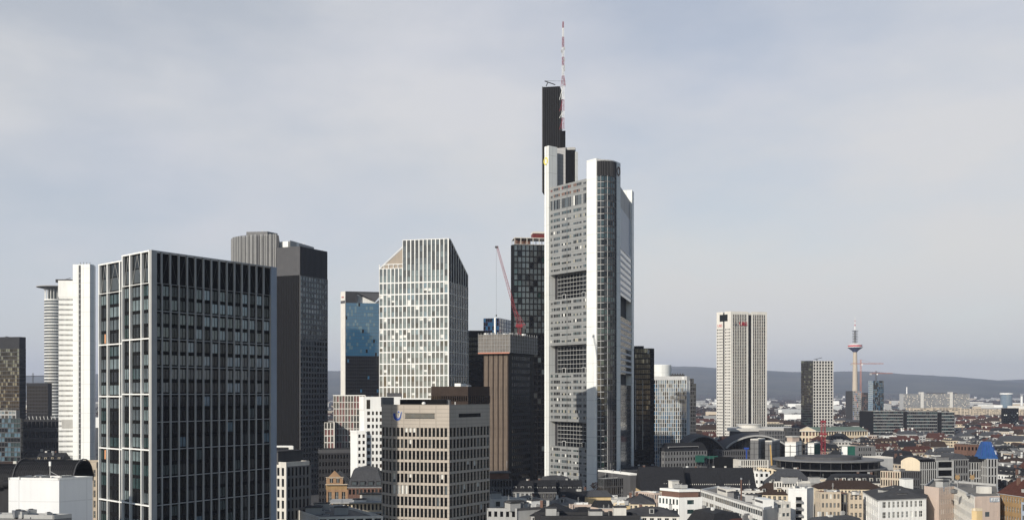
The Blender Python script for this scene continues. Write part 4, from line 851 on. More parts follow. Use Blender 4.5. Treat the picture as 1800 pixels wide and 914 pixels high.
# emblem: a blue hook with pale outline and a small head with two arms
def emblem(fr, s0, zc, S, n0):
    (ox, oy), (ux, uy) = fr; nx_, ny_ = uy, -ux
    def P3(s, z, n): return (ox+ux*s+nx_*n, oy+uy*s+ny_*n, z)
    def band(pts, w_, m, n_, t_):
        q = MB()
        for i, (a, c_) in enumerate(zip(pts, pts[1:])):
            def off(k):
                p = pts[k]; a_ = pts[max(0, k-1)]; b_ = pts[min(len(pts)-1, k+1)]; dx, dz = b_[0]-a_[0], b_[1]-a_[1]; l = math.hypot(dx, dz)
                return (-dz/l*w_[k]/2, dx/l*w_[k]/2)
            o0, o1 = off(i), off(i+1)
            ring = [(a[0]+o0[0], a[1]+o0[1]), (a[0]-o0[0], a[1]-o0[1]), (c_[0]-o1[0], c_[1]-o1[1]), (c_[0]+o1[0], c_[1]+o1[1])]
            q.hexa([P3(s0+p[0]*S, zc+p[1]*S, n_) for p in ring], [P3(s0+p[0]*S, zc+p[1]*S, n_+t_) for p in ring], m)
        return q
    arc = [(-.62, .45), (-.66, .1)]+[(.02+.62*math.cos(a), -.1+.66*math.sin(a)) for a in [math.pi*(1.08+.92*k/9) for k in range(10)]]+[(.78, .5), (.80, .75)]
    wd = [.5, .5]+[.50, .54, .56, .54, .48, .42, .34, .26, .2, .16]+[.13, .08]
    T.part('emblem', band([(p[0]*1.02, p[1]*1.02) for p in arc], [x+.14 for x in wd], 'white', n0, .08)); T.part('emblem', band(arc, wd, 'blue', n0+.1, .12))
    arm = [(-.02, .32), (.02, .0), (.12, -.22), (.3, -.26), (.44, -.12), (.5, .2), (.6, .62)]
    T.part('emblem', band(arm, [.1]*7, 'white', n0+.25, .06))
    q = MB(); ring = [(s0+(.22+.24*math.cos(a))*S, zc+(.68+.24*math.sin(a))*S) for a in [k*math.pi/6 for k in range(12)]]
    q.hexa([P3(a, z, n0) for a, z in ring], [P3(a, z, n0+.08) for a, z in ring], 'white'); ring = [(s0+(.22+.18*math.cos(a))*S, zc+(.68+.18*math.sin(a))*S) for a in [k*math.pi/6 for k in range(12)]]
    q.hexa([P3(a, z, n0+.09) for a, z in ring], [P3(a, z, n0+.2) for a, z in ring], 'blue'); T.part('emblem', q)
emblem(frL, 1.95, z1-3.7, 1.75, .52)
# rooftop
q = MB(); a = XY(703, 345); c_ = XY(784, 345); q.prism([a, c_, (c_[0]+1, c_[1]+9), (a[0], a[1]+11)], z1-1, z1+1.6, 'black'); q.prism([XY(783, 346), XY(790, 346), XY(792, 352), XY(784, 354)], z1-1, z1+1.4, 'grey'); T.part('plant_room', q)
q = MB(); x, y = XY(745, 338); q.tube((x, y, z1-.6), (x, y-.35, z1-.1), .12, 'lgrey'); q.lathe(x, y-.4, [(.1, z1-.25), (.55, z1+.0), (.7, z1+.35), (.55, z1+.7), (.1, z1+.9)], 'white', 12); T.part('dish', q)
q = MB(); q.box(*XY(681, 352), z1-1, 4, 4, 3.4, 'grey', .3); T.part('stair_head', q)
q = MB(); q.tube((*XY(800, 338), z1-1), (*XY(800, 338), z1+.9), .15, 'white'); T.part('pipe', q)
T.part('facade_frame', fm); T.zvis = 0; T.finish(); T.part('wall', b); reg(Q, 330, 711)
# --- sandstone gabled house and grey-roofed terrace between the towers
T = block('old_building', 'sandstone house with an ornate gable and arched windows between the towers', 'building', 574, 850, 452, 572, 610, 4, 95,
  R=dict(cols=3, fh=8, pw=1.7, sh=2.2, dp=.45, frame='sandstone', g=[('g_grey', 1), ('g_mid', 1)], kind=('offwhite', 2, 3)), core='ochre', roofk='gable', rh=5, roof='slate_blue', dl=17, top=2.6, topm='ochre', fin=False)
fr, LR = edge_frame(T.P, 0); q = MB(); o = lambda s, z, n: (fr[0][0]+fr[1][0]*s+fr[1][1]*n, fr[0][1]+fr[1][1]*s-fr[1][0]*n, z); ztop = T.z1
ring = [(0, ztop), (7.6, ztop), (7.6, ztop+2), (6.9, ztop+3), (3.8, ztop+6.2), (.7, ztop+3), (0, ztop+2)]
q.hexa([o(s, z, .4) for s, z in ring], [o(s, z, 1.1) for s, z in ring], 'sandstone'); q.fbox(fr, -.3, LR+.3, ztop-.4, ztop, .35, 1.4, 'beige'); q.fbox(fr, -.2, 7.9, ztop+3.0, ztop+3.3, 1.1, 1.4, 'beige'); T.part('gable', q)
for s in (1.6, 4.6): q = MB(); q.fbox(fr, s, s+1.5, ztop+.6, ztop+2.6, 1.1, 1.16, 'g_grey'); q.fbox(fr, s-.2, s+1.7, ztop+2.6, ztop+2.85, 1.1, 1.35, 'beige'); q.fbox(fr, s+.7, s+.8, ztop+.6, ztop+2.6, 1.16, 1.22, 'white'); T.part('gable_window', q)
for s in (.2, 3.9, 7.5): q = MB(); q.tube(o(s, ztop+2, .9), o(s, ztop+3.2, .9), .22, 'beige', 6); T.part('pinnacle', q)
T.finish(); T.part('wall', T.body)
T = block('old_building', 'house with a broad blue-grey roof and red upper wall beside the sandstone gable', 'building', 612, 856, 445, 609, 672, 3, 95,
  R=dict(cols=9, fh=4, pw=.7, sh=1.8, dp=.3, frame='brick', g=[('g_grey', 1), ('g_dark', 2)]), core='brick', roofk='mansard', rh=9, roof='slate_blue', dl=18, fin=False)
fr, LR = edge_frame(T.P, 0)
for i in range(4): q = MB(); q.fbox(fr, 1.5+i*3.7, 4+i*3.7, T.z1+.8, T.z1+2.8, -1.2, .35, 'dgrey'); q.fbox(fr, 1.8+i*3.7, 3.7+i*3.7, T.z1+1, T.z1+2.4, .36, .4, 'g_mid'); T.part('dormer', q)
T.finish(); T.part('wall', T.body)
T = block('terrace_house', 'cream penthouse level under thin projecting roof slabs below the sandstone house', 'building', 585, 884, 385, 578, 672, 4, 92,
  R=dict(cols=13, fh=3.2, pw=.7, sh=.8, dp=.3, frame='cream', g=[('g_dark', 3), ('g_grey', 1)]), core='cream', roof='gravel_dark', dl=12, fin=False)
fr, LR = edge_frame(T.P, 0); q = MB(); q.fbox(fr, -1.6, LR+.5, T.z1+.02, T.z1+.45, -12, 1.6, 'lgrey'); q.fbox(fr, -1.8, LR+.5, T.z1-3.9, T.z1-3.5, .31, 2.4, 'lgrey'); T.part('roof_slab', q)
q = MB(); q.box(*XY(652, 392), T.z1+.45, 8, 5, 2.6, 'offwhite'); q.box(*XY(652, 392), T.z1+3.05, 9, 6, .25, 'slate'); T.part('roof_hut', q); T.finish(); T.part('wall', T.body)
block('office_block', 'sunlit flat roof with clutter at the bottom edge beside the pale narrow office', 'building', 560, 908, 330, 500, 672, 8, 120, core='offwhite', roof='gravel', cl=7, R=dict(fh=3.5, sh=1.5, pw=.8, frame='offwhite', g=[('g_dark', 1)]), vis=915)
# --- strip under the tallest tower
T = block('office_block', 'shaded office house with a set-back red-walled top floor right of the stone tower', 'office building', 858, 842, 430, 850, 899, 8, 95,
  R=dict(cols=8, fh=3.6, pw=.55, sh=1.1, dp=.4, frame='mgrey', g=[('g_black', 1)]), core='mgrey', roof='gravel', dl=14, fin=False)  # walls coloured darker to hold the shade they stand in
fr, LR = edge_frame(T.P, 0); q = MB(); q.fbox(fr, 0, LR-1, T.z1, T.z1+2.6, -10, -1.2, 'brick'); q.fbox(fr, -1, LR, T.z1+2.6, T.z1+2.9, -11, .2, 'mgrey'); T.part('top_floor', q)
q = MB(); x, y = XY(891, 435); q.tube((x, y, T.z1), (x, y, T.z1+8), .1, 'lgrey'); q.box(x, y, T.z1+4.5, .15, .5, 3, 'white'); T.part('flag_pole', q); T.finish(); T.part('wall', T.body)
def old_house(lab, x0, x1, yeave, d, wall, rk, rh, rm, ncol, a=3, dl=13, dorm=4, fh=3.4, frame=None, g=None, vis=914, cols=None, name='old_house', chim=2, kind=('offwhite', 2, 2)):
    T = block(name, lab, 'house', x0, yeave, d, x0-3, x1, a, a+90, R=dict(cols=ncol, fh=fh, pw=1.3, sh=1.6, dp=.25, frame=frame or wall, g=g or [('g_dark', 3), ('g_grey', 2)], kind=kind), core=wall, roofk=rk, rh=rh, roof=rm, dl=dl, fin=False)
    fr, LR = edge_frame(T.P, 0)
    for i in range(dorm):
        s = LR*(i+.5)/dorm; q = MB(); z = T.z1+rh*.12; dn = -1.2 if rk != 'mansard' else -.2
        q.fbox(fr, s-.8, s+.8, z, z+2, dn-2, dn, wall if i % 2 else 'lgrey'); q.fbox(fr, s-1, s+1, z+2, z+2.2, dn-2.2, dn+.2, rm); q.fbox(fr, s-.5, s+.5, z+.4, z+1.7, dn, dn+.05, 'g_grey'); T.part('dormer', q)
    for i in range(chim):
        s = T.rng.uniform(.1, .9)*LR; q = MB(); q.fbox(fr, s-.5, s+.5, T.z1+rh*.5, T.z1+rh+.7, -dl*.55-.4, -dl*.55+.4, T.rng.choice(['brick', 'offwhite', 'lgrey'])); q.fbox(fr, s-.6, s+.6, T.z1+rh+.7, T.z1+rh+.85, -dl*.55-.5, -dl*.55+.5, 'grey'); T.part('chimney', q)
    T.finish(); T.part('wall', T.body); return T
old_house('dark-roofed house with white dormers and one ochre gable below the tall dark slab', 899, 938, 864, 470, 'lgrey', 'gable', 5.0, 'slate', 5, dl=9, dorm=3)
old_house('black mansard-roofed house with a row of small white windows at the tallest tower foot', 939, 978, 865, 474, 'mgrey', 'gable', 5.6, 'slate', 6, dl=9, dorm=5, chim=1)  # wall grey darkened: shade of the towers put into the colour
old_house('black mansard-roofed house touching the foot of the tallest tower, right of a white gutter', 980, 1024, 865, 478, 'mgrey', 'gable', 5.6, 'slate', 7, dl=9, dorm=5, chim=1)  # same darkened walls, tower shade painted in
T = block('corner_pavilion', 'dark low glass pavilion with a brown roof at the foot of the tallest tower', 'building', 1062, 841, 520, 1052, 1108, 28, 120,
  R=dict(cols=14, fh=4.4, pw=.25, sh=.7, dp=.3, frame='mgrey', g=[('g_black', 2), ('g_grey', 1)], kind=('mgrey', 1, 2)), Lf=dict(cols=2, fh=4.4, pw=.25, sh=.7, dp=.3, frame='mgrey', g=[('g_grey', 1)]), core='dgrey', roof='brownroof', cl=2, rim='lgrey')
block('office_block', 'grey shaded block with a white roof edge right of the brown-roofed pavilion', 'building', 1108, 832, 520, 1100, 1122, 12, 120, core='mgrey', rim='white', roof='gravel_dark', dl=30)
block('low_hall', 'low dark roof running from the tallest tower towards the black glass tower', 'building', 1100, 826, 600, 1085, 1160, 25, 120, core='dgrey', rim='mgrey', roof='slate', vis=835, dl=26)
# bare shrubs on the terrace
def tree(lab, x, y, z0, h, rr, n=150, m='tree', group=None, name='bare_tree'):
    T = Thing(name, lab, 'tree', (x, y, z0), group); r = T.rng; q = MB(); q.tube((x, y, z0), (x, y, z0+h*.45), h*.03, 'bark', 5, h*.018)
    for i in range(7): a = i*.9+r.random(); q.tube((x, y, z0+h*(.28+.03*i)), (x+rr*.7*math.cos(a), y+rr*.7*math.sin(a), z0+h*(.55+.05*i)), h*.012, 'bark', 3, h*.005)
    T.part('trunk', q); q = MB()
    for i in range(n):
        while 1:
            a, b_, c_ = r.uniform(-1, 1), r.uniform(-1, 1), r.uniform(-1, 1)
            if .15 < a*a+b_*b_+c_*c_ < 1: break
        k = .75+.25*math.sin(a*4+b_*3); p = Vector((x+a*rr*k, y+b_*rr*k, z0+h*.64+c_*h*.36*k)); s = h*r.uniform(.03, .07)
        d1 = Vector((r.uniform(-1, 1), r.uniform(-1, 1), r.uniform(-1, 1))).normalized(); d2 = d1.orthogonal().normalized()
        q.face([p-d1*s, p-d2*s*.7, p+d1*s, p+d2*s*.7], m)
    T.part('crown', q)
for i, (px, d, zz, h) in enumerate(((1044, 505, 24, 6.5), (1052, 500, 23, 5), (1040, 497, 22, 5))): tree(['tallest', 'rightmost', 'leftmost'][i]+' bare brown shrub on the terrace at the foot of the tallest tower', *XY(px, d), zz-4, h, 2.6, group='terrace shrubs')
# ================================================================ right half: far towers
T = block('office_tower', 'black glass tower with two thin light lines, right of the tallest tower', 'office tower', 1143, 612, 705, 1112, 1149, 50, 172,
  Lf=dict(cols=9, fh=3.7, pw=.2, sh=.9, dp=.25, frame='black', gf=lambda i, j, r: pick(r, [('g_black', 6), ('g_dark', 4), ('g_green', .5), ('g_mid', .25 if j > 16 else .05)])), R=dict(cols=5, fh=3.7, pw=.2, sh=.9, frame='black', g=[('g_black', 1)]), core='black', roof='gravel_dark', vis=800, fin=False)
fr, LL = edge_frame(T.P, 3); q = MB(); q.fbox(fr, LL*.16, LL*.16+.4, Z(790, 705), Z(668, 705), .25, .7, 'lgrey'); q.fbox(fr, LL*.56, LL*.56+.4, Z(790, 705), Z(668, 705), .25, .7, 'lgrey'); T.part('light_line', q)
q = MB(); q.fbox(fr, LL*.84, LL*.95, T.z1-4, T.z1-1.2, .3, .5, 'lgrey'); T.part('logo_panel', q); q = MB(); q.fbox(fr, 1, 8, T.z1-.9, T.z1+1.8, -9, -2, 'dgrey'); T.part('plant_room', q); T.finish(); T.part('wall', T.body)
T = block('office_tower', 'white-striped blue glass tower with a white drum on its roof', 'office tower', 1207, 661, 860, 1149, 1212, 40, 171,
  Lf=dict(cols=18, fh=3.5, pw=.35, sh=.45, dp=.3, frame='white', hf='lgrey', gf=lambda i, j, r: pick(r, [('g_blue', 3 if j > 14 or 5 < i < 12 else 1), ('g_sky', 1), ('g_dark', 3), ('g_mirror', .5 if i < 7 else .1)])), R=dict(cols=2, rows=1, pw=.4, sh=.4, dp=.3, frame='white', g=[('alublue', 1)]), core='dgrey', roof='gravel', top=3.2, topm='alu', vis=785, fin=False)
q = MB(); x, y = XY(1163, 872); q.lathe(x, y, [(8.6, T.z1-1), (8.6, Z(642, 872)), (8.2, Z(641, 872))], 'cladwhite', 32); T.part('roof_drum', q); q = MB(); x, y = XY(1204, 861); q.lathe(*XY(1202, 854), [(.3, 0), (.3, .01)], 'white', 8)
fr, LL = edge_frame(T.P, 3); q = MB(); q.fbox(fr, LL*.86, LL*.93, T.z1-2.9, T.z1-.5, .31, .6, 'white'); T.part('logo_panel', q); q = MB(); q.fbox(fr, 15, 27, T.z1-.9, T.z1+1.5, -10, -3, 'dgrey'); T.part('plant_room', q)
for i in range(5): q = MB(); q.fbox(fr, 16+i*2.2, 17.2+i*2.2, T.z1+1.5, T.z1+2.6, -7, -5, 'mgrey'); T.part('air_unit', q)
T.finish(); T.part('wall', T.body)
for (x0, x1, yt, zb) in ((1196, 1221, 674, 0), (1196, 1217, 665, 0)):
    block('office_tower', ('dark stepped office tower just right of the white-striped blue tower' if yt == 674 else 'raised rear part of the dark stepped tower beside the white-striped blue tower'), 'office tower', x0, yt, 960 if yt == 674 else 985, x0-3, x1+2, 5, 95, R=dict(cols=9, fh=3.6, pw=.5, sh=1, frame='mgrey', g=[('g_black', 2), ('g_grey', 1)]), core='dgrey', roof='gravel_dark', dl=20, vis=745)
# --- twin-slotted white tower
T = Thing('office_tower', 'tall white stone tower with vertical slots and red letters near its top', 'office tower', (*XY(1285, 1200), 0)); T.zvis = Z(745, 1200)
P, tL, tR = footprint(1285, 1200, 1260, 1348, 14, 128); C = Vector(P[0]); z1 = Z(547, 1200); b = MB(); b.prism(P, 0, z1-1.5, 'offwhite'); fm = MB()
frL, LL = edge_frame(P, 3); frR, LR = edge_frame(P, 0); zt_ = Z(576, 1200); k = 36
for a, e in ((0, .46), (.56, 1)):
    fr = ((frL[0][0]+frL[1][0]*LL*a, frL[0][1]+frL[1][1]*LL*a), frL[1]); facade(T, fm, fr, LL*(e-a), 8, zt_, 4, 38, pw=.9, sh=1.9, dp=.45, frame='offwhite', g=[('g_dark', 3), ('g_grey', 1)], ext=(e == 1), edge=.9)
    fm.fbox(fr, 0, LL*(e-a)+(.45 if e == 1 else 0), zt_+.001, z1, 0, .45, 'offwhite')
q = MB(); q.fbox(frL, LL*.22, LL*.78, Z(564, 1200), Z(552, 1200), .46, .52, 'g_black'); T.part('top_window', q)
q = MB(); q.fbox(frL, LL*.46, LL*.56, 0, z1-1.2, 0, .05, 'black'); T.part('slot', q)
for a, e, nc in ((0, .475, 8), (.56, 1, 7)):
    fr = ((frR[0][0]+frR[1][0]*LR*a, frR[0][1]+frR[1][1]*LR*a), frR[1]); W_ = LR*(e-a)
    facade(T, fm, fr, W_, 8, z1-3.5, nc, 43, pw=1.0, sh=.8, dp=.7, frame=None, g=[('g_dark', 3), ('brown', 2), ('g_black', 2), ('g_grey', .6)], edge=2.2)
    xs_ = [2.2+(W_-4.4)*i/nc for i in range(nc+1)]
    for i, x in enumerate(xs_): fm.fbox(fr, 0 if i == 0 else x-.26, W_ if i == nc else x+.26, 0, z1-3.5, 0, .3, 'offwhite')
    for j in range(43): fm.fbox(fr, 2.2, W_-2.2, 8+j*(z1-11.5)/43, 8.6+j*(z1-11.5)/43, .06, .12, 'dgrey')
    fm.fbox(fr, 0, W_, z1-3.5, z1, 0, .36, 'offwhite')
q = MB(); q.fbox(frR, LR*.475, LR*.56, 0, z1-4, 0, .1, 'black'); T.part('slot', q)
text_part(T, 'UBS', 4.6, (frL[0][0]+frL[1][0]*LL*.24+frL[1][1]*.5, frL[0][1]+frL[1][1]*LL*.24-frL[1][0]*.5, Z(573.5, 1200)), math.atan2(frL[1][1], frL[1][0]), 'red')
text_part(T, 'UBS', 6.4, (frR[0][0]+frR[1][0]*LR*.33+frR[1][1]*1.0, frR[0][1]+frR[1][1]*LR*.33-frR[1][0]*1.0, Z(572, 1200)), math.atan2(frR[1][1], frR[1][0]), 'red')
q = MB()
for i in range(3): a = i*math.pi/3; o = (frR[0][0]+frR[1][0]*LR*.12+frR[1][1]*1.0, frR[0][1]+frR[1][1]*LR*.12-frR[1][0]*1.0, Z(570, 1200)); q.tube((o[0]-2.2*math.cos(a), o[1]-.3, o[2]-2.2*math.sin(a)), (o[0]+2.2*math.cos(a), o[1]-.3, o[2]+2.2*math.sin(a)), .25, 'mgrey')
T.part('key_emblem', q); T.part('facade_frame', fm); T.finish(); T.part('wall', b); reg(P, 1200, 547)
# its low curved podium and neighbours
T = Thing('podium', 'low cream terrace with a rounded end at the foot of the white slotted tower', 'building', (*XY(1300, 1080), 0)); b = MB(); z9 = Z(752, 1080)
b.prism([XY(1282, 1082), XY(1300, 1060), XY(1385, 1072), XY(1390, 1120), XY(1290, 1120)], 0, z9-4, 'mgrey'); T.part('wall', b); b = MB()
b.prism([XY(1278, 1080), XY(1284, 1068), XY(1298, 1060), XY(1387, 1072), XY(1392, 1125), XY(1286, 1122)], z9-3, z9, 'offwhite'); T.part('roof_slab', b); b = MB(); b.lathe(*XY(1316, 1090), [(13, z9), (13, z9+3.2), (14, z9+3.4), (14, z9+4)], 'offwhite', 28); T.part('pavilion', b)
reg([XY(1278, 1075), XY(1390, 1075), XY(1390, 1120), XY(1278, 1120)], 1060, 749)
block('office_block', 'grey gridded office with an even window grid below the white slotted tower', 'office building', 1345, 757, 1000, 1335, 1378, 2, 95, R=dict(cols=12, fh=4, pw=.6, sh=.8, frame='grey', g=[('g_dark', 1)]), core='grey', roof='gravel_dark', vis=780, dl=18)
block('office_block', 'tall cream cube house right behind the rounded terrace of the white slotted tower', 'building', 1360, 745, 1260, 1345, 1378, 8, 130, core='cream', rim='cream', R=dict(cols=4, fh=6, pw=3, sh=4, frame='cream', g=[('g_grey', 1)]), vis=765)
block('office_block', 'dark office house between the gridded office and the theatre with the pediment', 'building', 1384, 752, 1050, 1378, 1405, 2, 95, R=dict(cols=8, fh=4, pw=.5, sh=.9, frame='mgrey', g=[('g_dark', 1), ('g_grey', 1)]), core='dgrey', vis=790)
# --- half glass half white tower
T = block('office_tower', 'mid-height tower, left wall dark glass and right wall white with window columns', 'office tower', 1429, 634, 1500, 1408, 1464, 12, 168,
  Lf=dict(cols=8, fh=3.8, pw=.2, sh=.9, dp=.4, frame='dgrey', g=[('g_dark', 3), ('g_green', 1), ('g_black', 2)]),
  R=dict(cols=7, fh=4.6, pw=1.5, sh=1.3, dp=.6, frame='offwhite', g=[('g_dark', 4), ('g_black', 2)]), core='offwhite', roof='gravel', vis=745, fin=False)
q = MB(); x, y = XY(1436, 1506); q.tube((x, y, T.z1), (x, y, T.z1+3), .6, 'dgrey'); q.tube((x-5, y, T.z1+2), (x+8, y, T.z1+5), .5, 'dgrey'); T.part('cleaning_crane', q)
T.finish(); T.part('wall', T.body)
# --- telecommunications tower
T = Thing('television_tower', 'slim television tower with a red and blue disc pod and antenna', 'tower', (*XY(1503, 3500), 0)); x, y = XY(1503, 3500); zz = lambda p: Z(p, 3500)
q = MB(); q.lathe(x, y, [(11, 0), (8.5, zz(660)), (6.6, zz(618))], 'beige', 24); T.part('shaft', q)
q = MB(); q.lathe(x, y, [(6.6, zz(619)), (12, zz(616)), (24.5, zz(611.5)), (25.5, zz(610.6))], 'navy', 40); T.part('pod_underside', q)
q = MB(); q.lathe(x, y, [(27.5, zz(610.6)), (27.8, zz(610)), (27.5, zz(609.5)), (23.5, zz(609.4))], 'white', 40); T.part('balcony_ring', q)
q = MB(); q.lathe(x, y, [(24, zz(609.4)), (24.4, zz(606.6))], 'red', 40); T.part('red_band', q)
q = MB(); q.lathe(x, y, [(25, zz(606.6)), (25, zz(605.8)), (17, zz(604.6)), (9, zz(603.4)), (6, zz(603))], 'white', 40); T.part('pod_roof', q)
q = MB(); q.lathe(x, y, [(4.2, zz(603.2)), (3.2, zz(580))], 'lgrey', 12); T.part('antenna_base', q)
for i in range(8): q = MB(); z_ = zz(602-i*2.9); r_ = 9.5 if i not in (3, 7) else 11; q.lathe(x, y, [(r_, z_), (r_, z_+1.3)], 'mgrey', 20); T.part('antenna_platform', q)
for i, (a, c_, m, r_) in enumerate(((580, 573, 'white', 2.4), (573, 570, 'red', 1.7), (570, 566, 'white', 1.4), (566, 563, 'red', 1.0), (563, 557, 'white', .7))): q = MB(); q.lathe(x, y, [(r_, zz(a)), (r_*.85, zz(c_))], m, 10); T.part('antenna_section', q)
reg([(x-12, y-12), (x+12, y-12), (x+12, y+12), (x-12, y+12)], 3500, 604)
# --- orange cranes and unfinished towers by it
for i, (px, yt, yj, j0, j1, d, lab) in enumerate(((1513, 632, 639, 1496, 1553, 1750, 'taller orange tower crane right of the television tower'), (1540, 652, 656, 1529, 1569, 1850, 'shorter orange tower crane above the blue glass block'))):
    T = Thing('tower_crane', lab, 'crane', (*XY(px, d), 0)); x, y = XY(px, d); q = MB(); lattice(q, (x, y, 0), (x, y, Z(yt, d)), 2.2, 2.2, 30, ['orange'] if i == 0 else ['mgrey'], .17, 1, 4); T.part('mast', q)
    q = MB(); lattice(q, (*XY(j0, d), Z(yj, d)), (*XY(j1, d), Z(yj, d)), 1.6, 1.3, 24, ['orange'], .17); T.part('jib', q)
    q = MB(); q.tube((x, y, Z(yt, d)), (*XY(j0+2, d), Z(yj, d)), .12, 'orange', 3); q.tube((x, y, Z(yt, d)), (*XY(j1-14, d), Z(yj, d)), .12, 'orange', 3); T.part('tie_rods', q)
    q = MB(); q.box(*XY(j0+1.5, d), Z(yj, d)-3, 4, 2, 3, 'lgrey'); T.part('counterweight', q); q = MB(); q.box(x+1.5, y-1.5, Z(yj, d)-3, 2, 2, 2.6, 'white'); T.part('cab', q)
block('tower_shell', 'unfinished grey concrete frame at the foot of the television tower', 'building shell', 1499, 687, 1720, 1496, 1513, 4, 120, R=dict(cols=6, fh=3.6, pw=.6, sh=.7, dp=.6, frame='lgrey', g=[('black', 1), ('bluetarp', .2), ('orange', .15), ('grey', 1)]), core='dgrey', vis=735, dl=16)
block('tower_shell', 'unfinished brown and dark frame right of the orange crane mast', 'building shell', 1513, 690, 1800, 1508, 1528, 4, 120, R=dict(cols=6, fh=3.6, pw=.5, sh=.7, dp=.6, frame='mgrey', g=[('black', 2), ('brick', 1)]), core='brown', vis=735, dl=16)
block('office_tower', 'blue glass block under a short orange crane, right of the television tower', 'office tower', 1534, 669, 1700, 1526, 1553, 14, 140, Lf=dict(cols=5, fh=3.6, pw=.2, sh=.6, frame='alublue', g=[('g_sky', 3), ('g_blue', 1)]),
  R=dict(cols=10, fh=3.6, pw=.2, sh=.6, frame='dgrey', g=[('g_blue', 2), ('g_dark', 3), ('g_sky', 2), ('g_mirror', .8)]), core='dgrey', vis=735)
# --- long concrete slab with two stair towers
d0 = 3300; T = block('slab_building', 'very long pale concrete slab building with two taller stair towers, far right', 'office building', 1588, 692, d0, 1584, 1704, 2, 100,
  R=dict(cols=60, fh=4.0, pw=.8, sh=1.5, dp=.8, frame='lgrey', g=[('g_dark', 3), ('g_grey', 2), ('cream', 1), ('brick', .4)]), core='lgrey', merge=False, dl=24, vis=716, fin=False)
fr, LR = edge_frame(T.P, 0)
for s in (.26, .70): q = MB(); q.fbox(fr, LR*s, LR*s+10, 0, T.z1+6, -16, 2.5, 'offwhite'); T.part('stair_tower', q)
for s in (.38, .74): q = MB(); q.fbox(fr, LR*s, LR*s+(60 if s < .5 else 20), T.z1-1, T.z1+4, -16, -5, 'mgrey'); T.part('plant_room', q)
q = MB(); q.tube((*XY(1594, 3330), T.z1), (*XY(1594, 3330), Z(680, 3330)), 2, 'white', 8); T.part('flue', q); T.finish(); T.part('wall', T.body)
T = Thing('round_block', 'round glass office drum with a white rim on the far right skyline', 'office building', (*XY(1769, 3600), 0)); x, y = XY(1769, 3600); q = MB(); q.lathe(x, y, [(20, 0), (20, Z(693, 3600))], 'g_sky', 32); T.part('wall', q)
q = MB(); q.lathe(x, y, [(22.5, Z(693, 3600)), (22.5, Z(690.6, 3600)), (21, Z(690.5, 3600))], 'white', 32); T.part('roof_rim', q); q = MB(); [q.lathe(x, y, [(20.4, Z(693, 3600)-4*i-1.2), (20.4, Z(693, 3600)-4*i)], 'alublue', 32) for i in range(1, 14)]; T.part('floor_bands', q)
reg([(x-20, y-20), (x+20, y-20), (x+20, y+20), (x-20, y+20)], 3600, 691)
T = Thing('chimney_stack', 'single thin white chimney at the far right edge skyline', 'chimney', (*XY(1796, 3800), 0)); q = MB(); q.lathe(*XY(1796, 3800), [(5, 0), (4.2, Z(695, 3800))], 'white', 12); T.part('shaft', q); q = MB(); q.lathe(*XY(1796, 3800), [(4.6, Z(696.5, 3800)), (4.6, Z(695, 3800)), (4.2, Z(694.5, 3800))], 'lgrey', 12); T.part('top_rim', q)
for i, (x0, x1, yt, d, side, lab) in enumerate(((1600, 1684, 717, 2300, 0, 'long beige apartment row behind the white-banded dark office'), (1690, 1733, 718, 2350, 1, 'beige apartment slab with a shaded brown end wall, right of the white-banded office'), (1734, 1764, 719, 2420, 1, 'beige apartment slab left of the black apartment tower'), (1786, 1830, 719, 2250, 1, 'beige balconied slab at the right edge behind the black tower'), (1650, 1690, 716, 2450, 1, 'shorter beige slab behind the long beige apartment row'))):
    block('apartment_block', lab, 'apartment building', x0+6, yt, d, x0, x1, 4, 150 if side else 140, R=dict(cols=14, fh=3.3, pw=1.6, sh=1.7, dp=.5, frame='beige', g=[('g_grey', 2), ('cream', 2), ('g_dark', 1)]), Lf=dict(cols=2, fh=3.3, pw=3, sh=1.7, frame='beige', g=[('g_grey', 1)]), core='beige', rim='beige', dl=18, vis=745)
# --- dark office with white bands
d0 = 1300
for i, (x0, x1, yt, lab) in enumerate(((1535, 1587, 722, 'left third of the dark office with white floor bands'), (1594, 1647, 723, 'middle third of the dark office with white floor bands'), (1655, 1677, 724, 'right third of the dark office with white floor bands'))):
    block('office_block', lab, 'office building', x0, yt, d0, x0-4, x1, 2, 130, R=dict(cols=int((x1-x0)/3.2), fh=4.1, pw=.18, sh=.8, dp=.5, frame='mgrey', hf='lgrey', g=[('g_dark', 3), ('g_teal', 2), ('g_grey', 1)]), core='dgrey', rim='offwhite', roof='gravel', dl=20, vis=770, cl=3, Lf=dict(cols=1, rows=1, pw=.2, sh=.2, frame='black', g=[('black', 1)]))
block('office_block', 'black recessed link joining the thirds of the white-banded dark office', 'office building', 1560, 722, 1318, 1556, 1668, 2, 120, R=dict(cols=12, fh=4, pw=.5, sh=1, frame='black', g=[('g_black', 1)]), core='black', dl=12, reg_=False)
T = block('apartment_tower', 'black apartment tower with scattered light windows on the right', 'apartment building', 1764, 717, 1500, 1760, 1790, 4, 120, R=dict(cols=8, fh=3.0, pw=.8, sh=1.2, dp=.4, frame='black', gf=lambda i, j, r: pick(r, [('g_black', 9), ('g_dark', 5), ('white', .7), ('g_mid', 1)])), core='black', roof='gravel_dark', vis=752)
